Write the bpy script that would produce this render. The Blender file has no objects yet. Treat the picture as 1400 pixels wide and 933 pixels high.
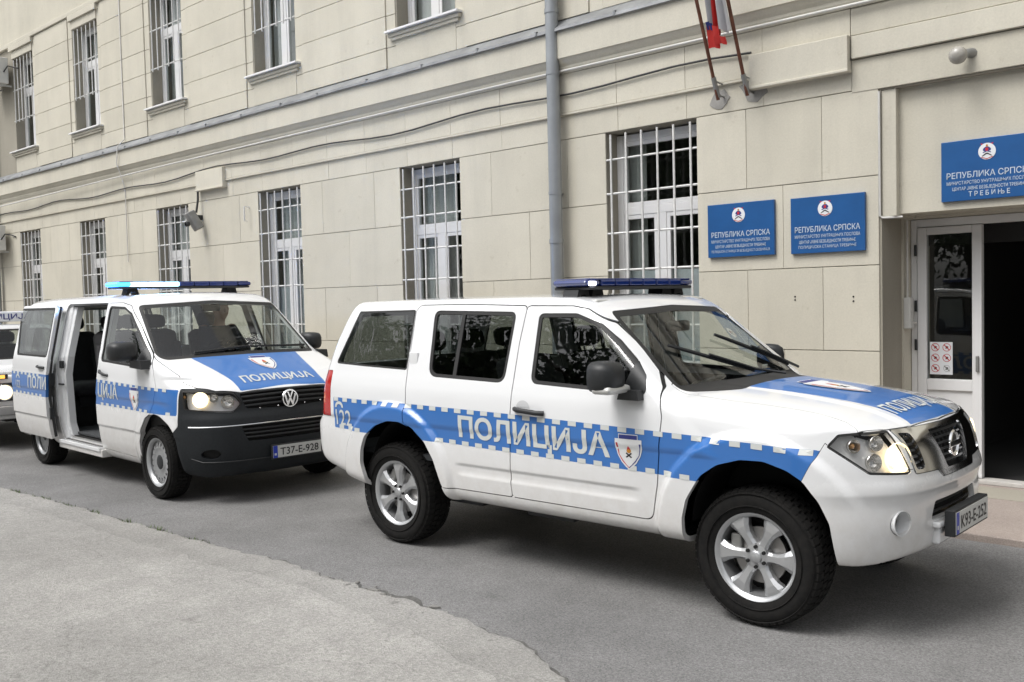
import bpy, bmesh, math, random
import numpy as np
from mathutils import Vector, Matrix
random.seed(7); rng = np.random.default_rng(7)
SC = bpy.context.scene; COL = SC.collection
# ---------------------------------------------------------------- camera
F_PX, YAW, PITCH, ROLL, CAM_H = 1308.56, math.radians(42.884), math.radians(2.52), math.radians(-1.369), 1.7517
def make_camera():
    cy, sy = math.cos(YAW), math.sin(YAW)
    F = Vector((-sy, cy, 0)); R = Vector((cy, sy, 0)); U = Vector((0, 0, 1))
    F2 = F * math.cos(PITCH) - U * math.sin(PITCH); U2 = U * math.cos(PITCH) + F * math.sin(PITCH)
    R3 = R * math.cos(ROLL) + U2 * math.sin(ROLL); U3 = U2 * math.cos(ROLL) - R * math.sin(ROLL)
    c = bpy.data.cameras.new('camera'); c.sensor_fit = 'HORIZONTAL'; c.sensor_width = 36; c.lens = F_PX / 1400 * 36
    c.clip_start = .05; c.clip_end = 2000
    o = bpy.data.objects.new('camera', c); COL.objects.link(o)
    o.matrix_world = Matrix(((R3.x, U3.x, -F2.x, 0), (R3.y, U3.y, -F2.y, 0), (R3.z, U3.z, -F2.z, CAM_H), (0, 0, 0, 1)))
    SC.camera = o
make_camera()
# ---------------------------------------------------------------- sky, sun, exposure (overcast, soft)
SUN_EL, SUN_AZ = math.radians(58), math.radians(205)       # azimuth of the sun measured from +Y towards +X
W = bpy.data.worlds.new('World'); SC.world = W; W.use_nodes = True
nt = W.node_tree; nt.nodes.clear()
sky = nt.nodes.new('ShaderNodeTexSky'); sky.sky_type = 'NISHITA'; sky.sun_disc = False
sky.sun_elevation = SUN_EL; sky.sun_rotation = SUN_AZ; sky.air_density = 1.0; sky.dust_density = 5.0; sky.ozone_density = 1.0; sky.altitude = 200
hsv = nt.nodes.new('ShaderNodeHueSaturation'); hsv.inputs['Saturation'].default_value = .12
bg = nt.nodes.new('ShaderNodeBackground'); bg.inputs['Strength'].default_value = .15
wo = nt.nodes.new('ShaderNodeOutputWorld')
nt.links.new(sky.outputs[0], hsv.inputs['Color']); nt.links.new(hsv.outputs[0], bg.inputs['Color']); nt.links.new(bg.outputs[0], wo.inputs['Surface'])
sl = bpy.data.lights.new('sun', 'SUN'); sl.energy = 1.1; sl.angle = math.radians(25); sl.color = (1, .97, .93)
so = bpy.data.objects.new('sun', sl); COL.objects.link(so)
sd = Vector((math.sin(SUN_AZ) * math.cos(SUN_EL), math.cos(SUN_AZ) * math.cos(SUN_EL), math.sin(SUN_EL)))
so.rotation_euler = sd.to_track_quat('Z', 'Y').to_euler()
SC.view_settings.view_transform = 'Standard'; SC.view_settings.look = 'None'; SC.view_settings.gamma = 1
SC.view_settings.use_curve_mapping = False; SC.view_settings.exposure = 0.56
cy_ = SC.cycles; cy_.max_bounces = 7; cy_.diffuse_bounces = 3; cy_.glossy_bounces = 3; cy_.transmission_bounces = 4; cy_.transparent_max_bounces = 12; cy_.caustics_reflective = False; cy_.caustics_refractive = False
# ---------------------------------------------------------------- numpy surface tools (implicit bodies, trimming into panels)
def curve1(xs, ys, n=600):
    """smooth 1-D curve through points (monotone cubic), returned as a fast lookup"""
    xs = np.asarray(xs, float); ys = np.asarray(ys, float)
    d = np.diff(ys) / np.diff(xs); m = np.zeros_like(ys)
    m[1:-1] = np.where(d[:-1] * d[1:] > 0, 2 * d[:-1] * d[1:] / (d[:-1] + d[1:] + 1e-12), 0); m[0] = d[0]; m[-1] = d[-1]
    t = np.linspace(xs[0], xs[-1], n); i = np.clip(np.searchsorted(xs, t) - 1, 0, len(xs) - 2)
    h = xs[i + 1] - xs[i]; s = (t - xs[i]) / h
    v = (2*s**3-3*s**2+1)*ys[i] + (s**3-2*s**2+s)*h*m[i] + (-2*s**3+3*s**2)*ys[i+1] + (s**3-s**2)*h*m[i+1]
    return lambda q: np.interp(q, t, v)
def smax(a, b, k):
    h = np.maximum(k - np.abs(a - b), 0) / k
    return np.maximum(a, b) + h * h * k * .25
def smin(a, b, k): return -smax(-a, -b, k)
def sstep(a, b, x):
    t = np.clip((x - a) / (b - a), 0, 1); return t * t * (3 - 2 * t)
def surface_net(fn, lo, hi, h):
    n = [int(math.ceil((hi[i] - lo[i]) / h)) + 1 for i in range(3)]
    ax = [lo[i] + h * np.arange(n[i]) for i in range(3)]
    X, Y, Z = np.meshgrid(*ax, indexing='ij')
    f = fn(X, Y, Z).astype(np.float32); del X, Y, Z
    s = f < 0
    c = np.zeros([k - 1 for k in n], np.int8)
    for a in (0, 1):
        for b in (0, 1):
            for d in (0, 1): c += s[a:n[0]-1+a, b:n[1]-1+b, d:n[2]-1+d]
    act = (c > 0) & (c < 8); idx = np.full(act.shape, -1, np.int64); cells = np.argwhere(act); idx[act] = np.arange(len(cells))
    V = np.array(lo) + h * (cells + .5)
    def grad(P, e=.004):
        g = np.empty_like(P)
        for k in range(3):
            o = np.zeros(3); o[k] = e
            g[:, k] = (fn(*(P + o).T) - fn(*(P - o).T)) / (2 * e)
        return g
    for it in range(5):
        v = fn(*V.T); g = grad(V); st = (v / np.maximum((g * g).sum(1), .05))[:, None] * g
        L = np.linalg.norm(st, axis=1, keepdims=True); V = V - st * np.minimum(1, .9 * h / np.maximum(L, 1e-9)) 
    N = grad(V, .006); N /= np.linalg.norm(N, axis=1, keepdims=True) + 1e-12
    Q = []
    for axis in range(3):
        sl0 = [slice(None)] * 3; sl1 = [slice(None)] * 3; sl0[axis] = slice(0, -1); sl1[axis] = slice(1, None)
        a = s[tuple(sl0)]; b = s[tuple(sl1)]; cr = np.argwhere(a != b); o1, o2 = [(1, 2), (2, 0), (0, 1)][axis]
        ok = (cr[:, o1] > 0) & (cr[:, o2] > 0) & (cr[:, o1] < n[o1] - 1) & (cr[:, o2] < n[o2] - 1); cr = cr[ok]
        q = []
        for da, db in ((-1, -1), (0, -1), (0, 0), (-1, 0)):
            t = cr.copy(); t[:, o1] += da; t[:, o2] += db; q.append(idx[t[:, 0], t[:, 1], t[:, 2]])
        q = np.stack(q, 1); fl = ~a[cr[:, 0], cr[:, 1], cr[:, 2]]; q[fl] = q[fl][:, ::-1]; Q.append(q)
    Q = np.concatenate(Q); Q = Q[(Q >= 0).all(1)]
    d1 = np.linalg.norm(V[Q[:, 0]] - V[Q[:, 2]], axis=1); d2 = np.linalg.norm(V[Q[:, 1]] - V[Q[:, 3]], axis=1)
    w = d1 <= d2
    T = np.concatenate([Q[w][:, [0, 1, 2]], Q[w][:, [0, 2, 3]], Q[~w][:, [0, 1, 3]], Q[~w][:, [1, 2, 3]]])
    return Surf(V, N, T)
class Surf:
    """triangle sheet with per-vertex normals"""
    def __init__(s, V, N, T): s.V, s.N, s.T = V, N, T
    def clean(s):
        u, inv = np.unique(s.T, return_inverse=True)
        return Surf(s.V[u], s.N[u], inv.reshape(-1, 3)) if len(s.T) else Surf(np.zeros((0, 3)), np.zeros((0, 3)), np.zeros((0, 3), int))
    def split(s, val):
        """cut along val = 0; returns (inside: val < 0, outside)"""
        if not len(s.T): return s, s
        val = np.where(np.abs(val) < 1e-7, 1e-7, val); neg = val < 0; tn = neg[s.T]; k = tn.sum(1)
        ins = [s.T[k == 3]]; out = [s.T[k == 0]]; V = [s.V]; N = [s.N]; base = len(s.V)
        mix = s.T[(k == 1) | (k == 2)]
        if len(mix):
            e = np.concatenate([mix[:, [0, 1]], mix[:, [1, 2]], mix[:, [2, 0]]]); e = np.sort(e, 1); e = e[neg[e[:, 0]] != neg[e[:, 1]]]
            e = np.unique(e, axis=0); t = (val[e[:, 0]] / (val[e[:, 0]] - val[e[:, 1]]))[:, None]
            V.append(s.V[e[:, 0]] * (1 - t) + s.V[e[:, 1]] * t); nn = s.N[e[:, 0]] * (1 - t) + s.N[e[:, 1]] * t
            N.append(nn / (np.linalg.norm(nn, axis=1, keepdims=True) + 1e-12))
            key = e[:, 0] * base + e[:, 1]
            def ev(a, b):
                lo = np.minimum(a, b); hi = np.maximum(a, b); return base + np.searchsorted(key, lo * base + hi)
            for one in (1, 2):
                m = s.T[k == one]
                if not len(m): continue
                lone = (neg[m] == (one == 1)); r = lone.argmax(1); i = np.arange(len(m))
                a, b, c = m[i, r], m[i, (r + 1) % 3], m[i, (r + 2) % 3]; ab, ac = ev(a, b), ev(a, c)
                A = np.stack([a, ab, ac], 1); B = np.concatenate([np.stack([ab, b, c], 1), np.stack([ab, c, ac], 1)])
                (ins if one == 1 else out).append(A); (out if one == 1 else ins).append(B)
        V = np.concatenate(V); N = np.concatenate(N)
        return Surf(V, N, np.concatenate(ins)).clean(), Surf(V, N, np.concatenate(out)).clean()
    def moved(s, d): return Surf(s.V + s.N * d, s.N, s.T)
    def border(s):
        e = np.concatenate([s.T[:, [0, 1]], s.T[:, [1, 2]], s.T[:, [2, 0]]]); k = np.sort(e, 1)
        _, i, c = np.unique(k, axis=0, return_index=True, return_counts=True); return e[i[c == 1]]
    def lipped(s, depth, lean=0.):
        """fold the open border inwards so a panel shows its thickness"""
        b = s.border(); u, inv = np.unique(b, return_inverse=True); inv = inv.reshape(-1, 2); n0 = len(s.V)
        # outward-in-surface direction at the border, for the folded normals
        c = np.zeros((len(u), 3)); t = s.V[b[:, 1]] - s.V[b[:, 0]]
        np.add.at(c, inv[:, 0], t); np.add.at(c, inv[:, 1], t); o = np.cross(c, s.N[u]); o /= np.linalg.norm(o, axis=1, keepdims=True) + 1e-12
        Vt = s.V[u]; Vb = s.V[u] - s.N[u] * depth + o * lean; m = len(u)
        V = np.concatenate([s.V, Vt, Vb]); N = np.concatenate([s.N, o, o]); i0, i1 = inv[:, 0] + n0, inv[:, 1] + n0
        T = np.concatenate([s.T, np.stack([i1, i0, i0 + m], 1), np.stack([i1, i0 + m, i1 + m], 1)])
        return Surf(V, N, T)
    def join(s, o): return Surf(np.concatenate([s.V, o.V]), np.concatenate([s.N, o.N]), np.concatenate([s.T, o.T + len(s.V)]))
    def backed(s, d):
        """the sheet plus its inner face d behind it (a thin closed slab, e.g. a door skin with trim)"""
        inner = Surf(s.V - s.N * d, -s.N, s.T[:, ::-1]); return s.lipped(d).join(inner)
def fillet(pts, r, seg=6):
    """polygon with corners rounded; r a number or one per corner"""
    P = np.asarray(pts, float); n = len(P); out = []
    for i in range(n):
        rr = r if np.isscalar(r) else r[i]
        a, b, c = P[i - 1], P[i], P[(i + 1) % n]; u = a - b; v = c - b; lu, lv = np.linalg.norm(u), np.linalg.norm(v); u = u / lu; v = v / lv
        cs = np.clip(u @ v, -1, 1); ang = math.acos(cs)
        if rr <= 0 or ang > 3.0: out.append(b); continue
        d = min(rr / math.tan(ang / 2), .48 * lu, .48 * lv); p, q = b + u * d, b + v * d
        for k in range(seg + 1):
            t = k / seg; out.append((1 - t) ** 2 * p + 2 * t * (1 - t) * b + t * t * q)
    return np.array(out)
def sdpoly(P, a, b):
    """signed distance of points (a, b) to polygon P (negative inside)"""
    P = np.asarray(P, float); d = np.full(a.shape, 1e9); ins = np.zeros(a.shape, bool); j = len(P) - 1
    lo = P.min(0) - .3; hi = P.max(0) + .3
    near = (a > lo[0]) & (a < hi[0]) & (b > lo[1]) & (b < hi[1]); A = a[near]; B = b[near]; D = np.full(A.shape, 1e9); I = np.zeros(A.shape, bool)
    for i in range(len(P)):
        ex, ey = P[j] - P[i]; wx, wy = A - P[i][0], B - P[i][1]
        t = np.clip((wx * ex + wy * ey) / (ex * ex + ey * ey + 1e-15), 0, 1); D = np.minimum(D, (wx - ex * t) ** 2 + (wy - ey * t) ** 2)
        c = (P[i][1] > B) != (P[j][1] > B); I ^= c & (A < ex * (B - P[i][1]) / (ey + 1e-15) + P[i][0]); j = i
    d[near] = np.where(I, -np.sqrt(D), np.sqrt(D)); return np.where(near, d, .3)
# ---------------------------------------------------------------- materials (all procedural)
MATS = {}
def mat(name, color=(.5, .5, .5), rough=.5, metal=0., coat=0., emit=None, estr=0., noise=None, bump=None, spec=.5, dirt=None):
    """principled material; noise=(scale, amount[, color2]) mottles the colour, bump=(scale, strength, distance), dirt=(colour, z0, z1) road film low on a car"""
    if name in MATS: return MATS[name]
    m = bpy.data.materials.new(name); m.use_nodes = True; t = m.node_tree; b = t.nodes['Principled BSDF']; MATS[name] = m
    L = t.links.new
    b.inputs['Base Color'].default_value = (*color, 1); b.inputs['Roughness'].default_value = rough; b.inputs['Metallic'].default_value = metal
    b.inputs['Coat Weight'].default_value = coat; b.inputs['Coat Roughness'].default_value = .04; b.inputs['Specular IOR Level'].default_value = spec
    if emit: b.inputs['Emission Color'].default_value = (*emit, 1); b.inputs['Emission Strength'].default_value = estr
    tc = t.nodes.new('ShaderNodeTexCoord'); src = None
    if noise:
        n = t.nodes.new('ShaderNodeTexNoise'); n.inputs['Scale'].default_value = noise[0]; n.inputs['Detail'].default_value = 5; n.inputs['Roughness'].default_value = .6
        L(tc.outputs['Object'], n.inputs['Vector'])
        r = t.nodes.new('ShaderNodeValToRGB'); r.color_ramp.elements[0].position = .33; r.color_ramp.elements[1].position = .67
        c2 = noise[2] if len(noise) > 2 else tuple(c * (1 - noise[1]) for c in color)
        r.color_ramp.elements[0].color = (*c2, 1); r.color_ramp.elements[1].color = (*color, 1)
        L(n.outputs['Fac'], r.inputs['Fac']); L(r.outputs['Color'], b.inputs['Base Color']); src = r.outputs['Color']
    if dirt:
        sx = t.nodes.new('ShaderNodeSeparateXYZ'); L(tc.outputs['Object'], sx.inputs[0])
        mr = t.nodes.new('ShaderNodeMapRange'); mr.inputs['From Min'].default_value = dirt[2]; mr.inputs['From Max'].default_value = dirt[1]; L(sx.outputs['Z'], mr.inputs['Value'])
        n2 = t.nodes.new('ShaderNodeTexNoise'); n2.inputs['Scale'].default_value = 9; n2.inputs['Detail'].default_value = 8; n2.inputs['Roughness'].default_value = .75; L(tc.outputs['Object'], n2.inputs['Vector'])
        mu = t.nodes.new('ShaderNodeMath'); mu.operation = 'MULTIPLY'; L(mr.outputs[0], mu.inputs[0]); L(n2.outputs['Fac'], mu.inputs[1])
        mu2 = t.nodes.new('ShaderNodeMath'); mu2.operation = 'MULTIPLY'; mu2.inputs[1].default_value = dirt[3] if len(dirt) > 3 else .8; L(mu.outputs[0], mu2.inputs[0]); mu2.use_clamp = True
        mx = t.nodes.new('ShaderNodeMix'); mx.data_type = 'RGBA'; mx.inputs['B'].default_value = (*dirt[0], 1)
        if src: L(src, mx.inputs['A'])
        else: mx.inputs['A'].default_value = (*color, 1)
        L(mu2.outputs[0], mx.inputs['Factor']); L(mx.outputs['Result'], b.inputs['Base Color'])
        m3 = t.nodes.new('ShaderNodeMath'); m3.operation = 'MULTIPLY_ADD'; m3.inputs[1].default_value = .5; m3.inputs[2].default_value = rough; L(mu2.outputs[0], m3.inputs[0]); L(m3.outputs[0], b.inputs['Roughness'])
    if bump:
        n = t.nodes.new('ShaderNodeTexNoise'); n.inputs['Scale'].default_value = bump[0]; n.inputs['Detail'].default_value = 6; n.inputs['Roughness'].default_value = .65
        L(tc.outputs['Object'], n.inputs['Vector'])
        bp = t.nodes.new('ShaderNodeBump'); bp.inputs['Strength'].default_value = bump[1]; bp.inputs['Distance'].default_value = bump[2]; L(n.outputs['Fac'], bp.inputs['Height']); L(bp.outputs[0], b.inputs['Normal'])
    return m
def glass(name, tint, ior=1.75, rough=0.):
    """thin pane: fresnel reflection over a tinted see-through"""
    m = bpy.data.materials.new(name); m.use_nodes = True; t = m.node_tree; t.nodes.clear(); MATS[name] = m
    o = t.nodes.new('ShaderNodeOutputMaterial'); mx = t.nodes.new('ShaderNodeMixShader'); fr = t.nodes.new('ShaderNodeFresnel'); fr.inputs['IOR'].default_value = ior
    tr = t.nodes.new('ShaderNodeBsdfTransparent'); tr.inputs[0].default_value = (*tint, 1); gl = t.nodes.new('ShaderNodeBsdfGlossy'); gl.inputs['Roughness'].default_value = rough
    tc = t.nodes.new('ShaderNodeTexCoord'); n = t.nodes.new('ShaderNodeTexNoise'); n.inputs['Scale'].default_value = 1.4; bp = t.nodes.new('ShaderNodeBump'); bp.inputs['Strength'].default_value = .02; bp.inputs['Distance'].default_value = .02
    L = t.links.new; L(tc.outputs['Object'], n.inputs['Vector']); L(n.outputs['Fac'], bp.inputs['Height']); L(bp.outputs[0], gl.inputs['Normal'])
    ge = t.nodes.new('ShaderNodeNewGeometry'); mi = t.nodes.new('ShaderNodeMix'); mi.inputs['A'].default_value = ior; mi.inputs['B'].default_value = 1 / ior; L(ge.outputs['Backfacing'], mi.inputs['Factor']); L(mi.outputs['Result'], fr.inputs['IOR'])   # same reflectance from both sides of the pane
    L(fr.outputs[0], mx.inputs[0]); L(tr.outputs[0], mx.inputs[1]); L(gl.outputs[0], mx.inputs[2]); L(mx.outputs[0], o.inputs['Surface']); return m
def ground_mat(name, base, dark, light, grain, rough, bumpd, crack=0., patch=.5, tone=(.8, 1.15), stain=None):
    """asphalt / old concrete: aggregate speckle, mottled patches, fine cracks, stains"""
    m = bpy.data.materials.new(name); m.use_nodes = True; t = m.node_tree; b = t.nodes['Principled BSDF']; L = t.links.new; MATS[name] = m
    tc = t.nodes.new('ShaderNodeTexCoord'); co = tc.outputs['Object']
    def noise(s, d=6, r=.6):
        n = t.nodes.new('ShaderNodeTexNoise'); n.inputs['Scale'].default_value = s; n.inputs['Detail'].default_value = d; n.inputs['Roughness'].default_value = r; L(co, n.inputs['Vector']); return n.outputs['Fac']
    def ramp(src, p0, c0, p1, c1):
        r = t.nodes.new('ShaderNodeValToRGB'); e = r.color_ramp.elements; e[0].position = p0; e[0].color = (*c0, 1); e[1].position = p1; e[1].color = (*c1, 1); L(src, r.inputs['Fac']); return r.outputs['Color']
    def mix(a, bb, fac, mode='MIX'):
        x = t.nodes.new('ShaderNodeMix'); x.data_type = 'RGBA'; x.blend_type = mode
        L(a, x.inputs['A']); L(bb, x.inputs['B'])
        if isinstance(fac, float): x.inputs['Factor'].default_value = fac
        else: L(fac, x.inputs['Factor'])
        return x.outputs['Result']
    v = t.nodes.new('ShaderNodeTexVoronoi'); v.inputs['Scale'].default_value = grain; L(co, v.inputs['Vector'])
    sep = t.nodes.new('ShaderNodeSeparateXYZ'); L(v.outputs['Color'], sep.inputs[0])
    c = ramp(sep.outputs[0], .05, dark, .95, light)                                   # each stone chip its own tone
    c = mix(c, ramp(noise(grain * .45, 3), .4, tuple(k * .8 for k in base), .6, tuple(k * 1.15 for k in base)), .55)
    lo, hi = tone
    big = ramp(noise(.55, 5, .55), .35, (lo,) * 3, .65, (hi,) * 3); c = mix(c, big, 1., 'MULTIPLY')
    med = ramp(noise(3.2, 6, .65), .3, (1 - .25 * patch,) * 3, .7, (1 + .12 * patch,) * 3); c = mix(c, med, 1., 'MULTIPLY')
    if stain:
        c = mix(c, ramp(noise(1.7, 4, .5), stain[0], (1,) * 3, stain[0] + .08, (stain[1],) * 3), 1., 'MULTIPLY')
    if crack:
        w = t.nodes.new('ShaderNodeTexVoronoi'); w.feature = 'DISTANCE_TO_EDGE'; w.inputs['Scale'].default_value = .75
        ad = t.nodes.new('ShaderNodeVectorMath'); ad.operation = 'MULTIPLY_ADD'; ad.inputs[1].default_value = (.5, .5, .5)
        n3 = t.nodes.new('ShaderNodeTexNoise'); n3.inputs['Scale'].default_value = 2.5; n3.inputs['Detail'].default_value = 6; L(co, n3.inputs['Vector']); L(n3.outputs['Color'], ad.inputs[0]); L(co, ad.inputs[2]); L(ad.outputs[0], w.inputs['Vector'])
        cr = ramp(w.outputs['Distance'], .002, (crack,) * 3, .008, (1, 1, 1)); c = mix(c, cr, 1., 'MULTIPLY')
    L(c, b.inputs['Base Color']); b.inputs['Roughness'].default_value = rough; b.inputs['Specular IOR Level'].default_value = .3
    bp = t.nodes.new('ShaderNodeBump'); bp.inputs['Strength'].default_value = .6; bp.inputs['Distance'].default_value = bumpd; L(v.outputs['Distance'], bp.inputs['Height'])
    bp2 = t.nodes.new('ShaderNodeBump'); bp2.inputs['Strength'].default_value = .5; bp2.inputs['Distance'].default_value = .02; L(noise(2.2, 5), bp2.inputs['Height']); L(bp2.outputs[0], bp.inputs['Normal']); L(bp.outputs[0], b.inputs['Normal'])
    return m
def plaster(name, base, streak=.25):
    """painted render: fine sand, faint blotches, rain streaks and grime that run down the face"""
    m = bpy.data.materials.new(name); m.use_nodes = True; t = m.node_tree; b = t.nodes['Principled BSDF']; L = t.links.new; MATS[name] = m
    tc = t.nodes.new('ShaderNodeTexCoord'); geo = t.nodes.new('ShaderNodeNewGeometry')
    def noise(s, d, r, sc=None, src=None):
        n = t.nodes.new('ShaderNodeTexNoise'); n.inputs['Scale'].default_value = s; n.inputs['Detail'].default_value = d; n.inputs['Roughness'].default_value = r
        if sc:
            mp = t.nodes.new('ShaderNodeMapping'); mp.inputs['Scale'].default_value = sc; L(geo.outputs['Position'], mp.inputs['Vector']); L(mp.outputs[0], n.inputs['Vector'])
        else: L(geo.outputs['Position'], n.inputs['Vector'])
        return n.outputs['Fac']
    def ramp(src, p0, c0, p1, c1):
        r = t.nodes.new('ShaderNodeValToRGB'); e = r.color_ramp.elements; e[0].position = p0; e[0].color = (*c0, 1); e[1].position = p1; e[1].color = (*c1, 1); L(src, r.inputs['Fac']); return r.outputs['Color']
    def mul(a, bb):
        x = t.nodes.new('ShaderNodeMix'); x.data_type = 'RGBA'; x.blend_type = 'MULTIPLY'; x.inputs['Factor'].default_value = 1; L(a, x.inputs['A']); L(bb, x.inputs['B']); return x.outputs['Result']
    c = ramp(noise(1.1, 6, .6), .3, tuple(k * .93 for k in base), .7, tuple(min(1, k * 1.05) for k in base))
    c = mul(c, ramp(noise(1., 7, .65, (3.2, 3.2, .35)), .30, (1 - streak, 1 - streak * .98, 1 - streak * .92), .52, (1, 1, 1)))
    c = mul(c, ramp(noise(7., 8, .7), .24, (.80, .78, .74), .38, (1, 1, 1)))
    c = mul(c, ramp(noise(60., 3, .6), .3, (.94, .94, .94), .7, (1.03, 1.03, 1.03)))
    oi = t.nodes.new('ShaderNodeObjectInfo'); c = mul(c, ramp(oi.outputs['Random'], 0., (.955, .955, .95), 1., (1.03, 1.03, 1.03)))      # each block its own batch of render
    L(c, b.inputs['Base Color']); b.inputs['Roughness'].default_value = .9; b.inputs['Specular IOR Level'].default_value = .25
    bp = t.nodes.new('ShaderNodeBump'); bp.inputs['Strength'].default_value = .35; bp.inputs['Distance'].default_value = .004; L(noise(90., 4, .7), bp.inputs['Height'])
    bp2 = t.nodes.new('ShaderNodeBump'); bp2.inputs['Strength'].default_value = .4; bp2.inputs['Distance'].default_value = .012; L(noise(3., 4, .5), bp2.inputs['Height']); L(bp2.outputs[0], bp.inputs['Normal']); L(bp.outputs[0], b.inputs['Normal'])
    return m
ROADM = ground_mat('asphalt', (.188, .186, .184), (.10, .098, .097), (.315, .312, .308), 150, .85, .004, patch=.5, tone=(.82, 1.12), stain=(.66, .8))
APRON = ground_mat('old_concrete', (.315, .307, .290), (.20, .195, .185), (.42, .41, .39), 120, .9, .005, crack=.85, patch=.5, tone=(.86, 1.1), stain=(.70, .75))
PAVE = ground_mat('paving', (.36, .305, .27), (.28, .235, .21), (.42, .365, .33), 220, .85, .002, patch=.4, tone=(.9, 1.08))
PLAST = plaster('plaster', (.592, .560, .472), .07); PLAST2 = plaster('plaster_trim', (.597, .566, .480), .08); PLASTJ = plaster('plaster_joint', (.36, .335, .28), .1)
FILM = mat('frosted_film', (.62, .66, .70), .5)
WHITE_PVC = mat('white_pvc', (.78, .78, .78), .35, noise=(2.5, .05)); WHITE_IRON = mat('white_iron', (.74, .74, .72), .5, noise=(30, .15))
ZINC = mat('zinc_sheet', (.30, .31, .32), .5, .5, noise=(3, .35)); ZINCP = mat('zinc_pipe', (.36, .38, .40), .42, .55, noise=(2, .2))
CABLEB = mat('black_cable', (.03, .03, .03), .6); CABLEW = mat('white_conduit', (.66, .65, .62), .5, noise=(6, .12))
WIN_GLASS = glass('window_glass', (.86, .88, .87), 1.6); CAR_GLASS = glass('car_glass', (.74, .78, .76)); PRIV_GLASS = glass('tinted_glass', (.36, .39, .38)); WS_GLASS = glass('windshield_glass', (.82, .86, .84)); CLEAR = glass('clear_lens', (.95, .95, .95), 1.35)
PAINT = mat('white_paint', (.80, .81, .82), .22, coat=1., dirt=((.42, .37, .30), .40, .95, .75)); PAINTN = mat('white_paint_clean', (.80, .81, .82), .22, coat=1.)
BLUE = mat('blue_film', (.038, .160, .465), .3, coat=.5); REFL = mat('reflective_film', (.60, .62, .60), .4)
BLACKP = mat('black_plastic', (.022, .024, .026), .5, noise=(40, .25)); BUMPERB = mat('bumper_plastic', (.014, .017, .020), .6, noise=(60, .3), spec=.35); GAP = mat('gap_black', (.006, .006, .006), .8); SEAL = mat('rubber_seal', (.018, .018, .018), .6)
TYRE = mat('tyre_rubber', (.008, .008, .008), .9, spec=.25, noise=(25, .4, (.015, .014, .013)), bump=(70, .2, .003)); ALLOY = mat('alloy', (.60, .61, .62), .33, .75, noise=(9, .1)); STEELW = mat('steel_wheel', (.50, .51, .52), .4, .6, noise=(9, .2)); DISC = mat('brake_disc', (.34, .33, .32), .4, .8)
CHROME = mat('chrome', (.88, .89, .90), .12, 1.); BOWL = mat('lamp_bowl', (.86, .86, .85), .3, .1); LITBOWL = mat('lit_reflector', (.85, .8, .65), .3, emit=(1., .76, .42), estr=1.0); MIRRORG = mat('mirror_glass', (.7, .72, .74), .03, 1.)
FABRIC = mat('seat_fabric', (.040, .041, .046), .9, noise=(60, .3)); FABRICG = mat('grey_seat_shell', (.30, .29, .30), .7, noise=(10, .12)); DASH = mat('dashboard', (.07, .07, .07), .75); LINER = mat('headliner', (.55, .55, .52), .9); FLOORM = mat('rubber_floor', (.06, .065, .07), .8, noise=(20, .3)); CARDB = mat('inner_trim', (.42, .42, .41), .8)
TAILR = mat('tail_red', (.45, .012, .010), .15, coat=.8); AMBER = mat('amber_lens', (.80, .42, .16), .2, coat=.5); AMBER_ON = mat('amber_lit', (.8, .3, .04), .2, emit=(1., .42, .08), estr=1.2)
LAMPON = mat('headlight_lit', (.9, .85, .7), .3, emit=(1., .84, .55), estr=6.); REFLECTOR = mat('lamp_reflector', (.78, .76, .72), .18, .9); BLUEDOME = mat('blue_lens', (.012, .03, .16), .12, coat=.8); BLUELIT = mat('blue_light_lit', (.1, .3, 1.), .3, emit=(.03, .22, 1.), estr=4.); BLUELIT2 = mat('blue_light_core', (.3, .6, 1.), .3, emit=(.42, .80, 1.), estr=4.5)
PLATEW = mat('plate_white', (.58, .59, .57), .4); PLATEB = mat('plate_blue', (.02, .05, .42), .4); INK = mat('ink_black', (.012, .012, .014), .5); RED = mat('red_print', (.50, .02, .03), .45); SHIELDW = mat('shield_white', (.70, .71, .71), .45); NAVY = mat('navy_print', (.03, .04, .20), .45); GOLD = mat('gold_print', (.55, .25, .03), .45)
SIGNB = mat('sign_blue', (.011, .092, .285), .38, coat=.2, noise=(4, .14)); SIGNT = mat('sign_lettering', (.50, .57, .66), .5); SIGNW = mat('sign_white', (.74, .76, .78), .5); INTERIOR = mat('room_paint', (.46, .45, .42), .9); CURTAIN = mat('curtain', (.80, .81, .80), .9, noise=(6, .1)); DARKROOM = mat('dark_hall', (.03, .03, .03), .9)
WOODP = mat('rusty_pole', (.17, .060, .032), .7, noise=(14, .5)); GREYM = mat('grey_metal', (.30, .30, .29), .5, .4, noise=(8, .2)); CEMENT = mat('cement_patch', (.34, .33, .31), .95, noise=(9, .3)); LAMPGL = mat('frosted_globe', (.42, .40, .36), .25, noise=(18, .25), spec=.6)
SKIN = mat('skin', (.45, .26, .19), .55); CLOTH = mat('dark_uniform', (.035, .04, .055), .9); CAPM = mat('dark_cap', (.02, .022, .03), .85)
LEAF = mat('leaf', (.055, .10, .028), .6, noise=(3, .5)); BARK = mat('bark', (.10, .075, .055), .9, noise=(8, .4)); GRASS = mat('grass_blade', (.09, .13, .04), .8)
FLAGR = mat('flag_red', (.50, .035, .03), .8); FLAGW = mat('flag_white', (.62, .62, .64), .8); FLAGB = mat('flag_blue', (.03, .05, .22), .8); ACW = mat('ac_white', (.66, .66, .63), .5, noise=(5, .1))
BEACONW = mat('beacon_flash', (.8, .8, 1.), .3, emit=(.85, .86, 1.), estr=5.)
SOIL = mat('edge_soil', (.140, .136, .128), .95, noise=(30, .5), bump=(60, .4, .004))
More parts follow.
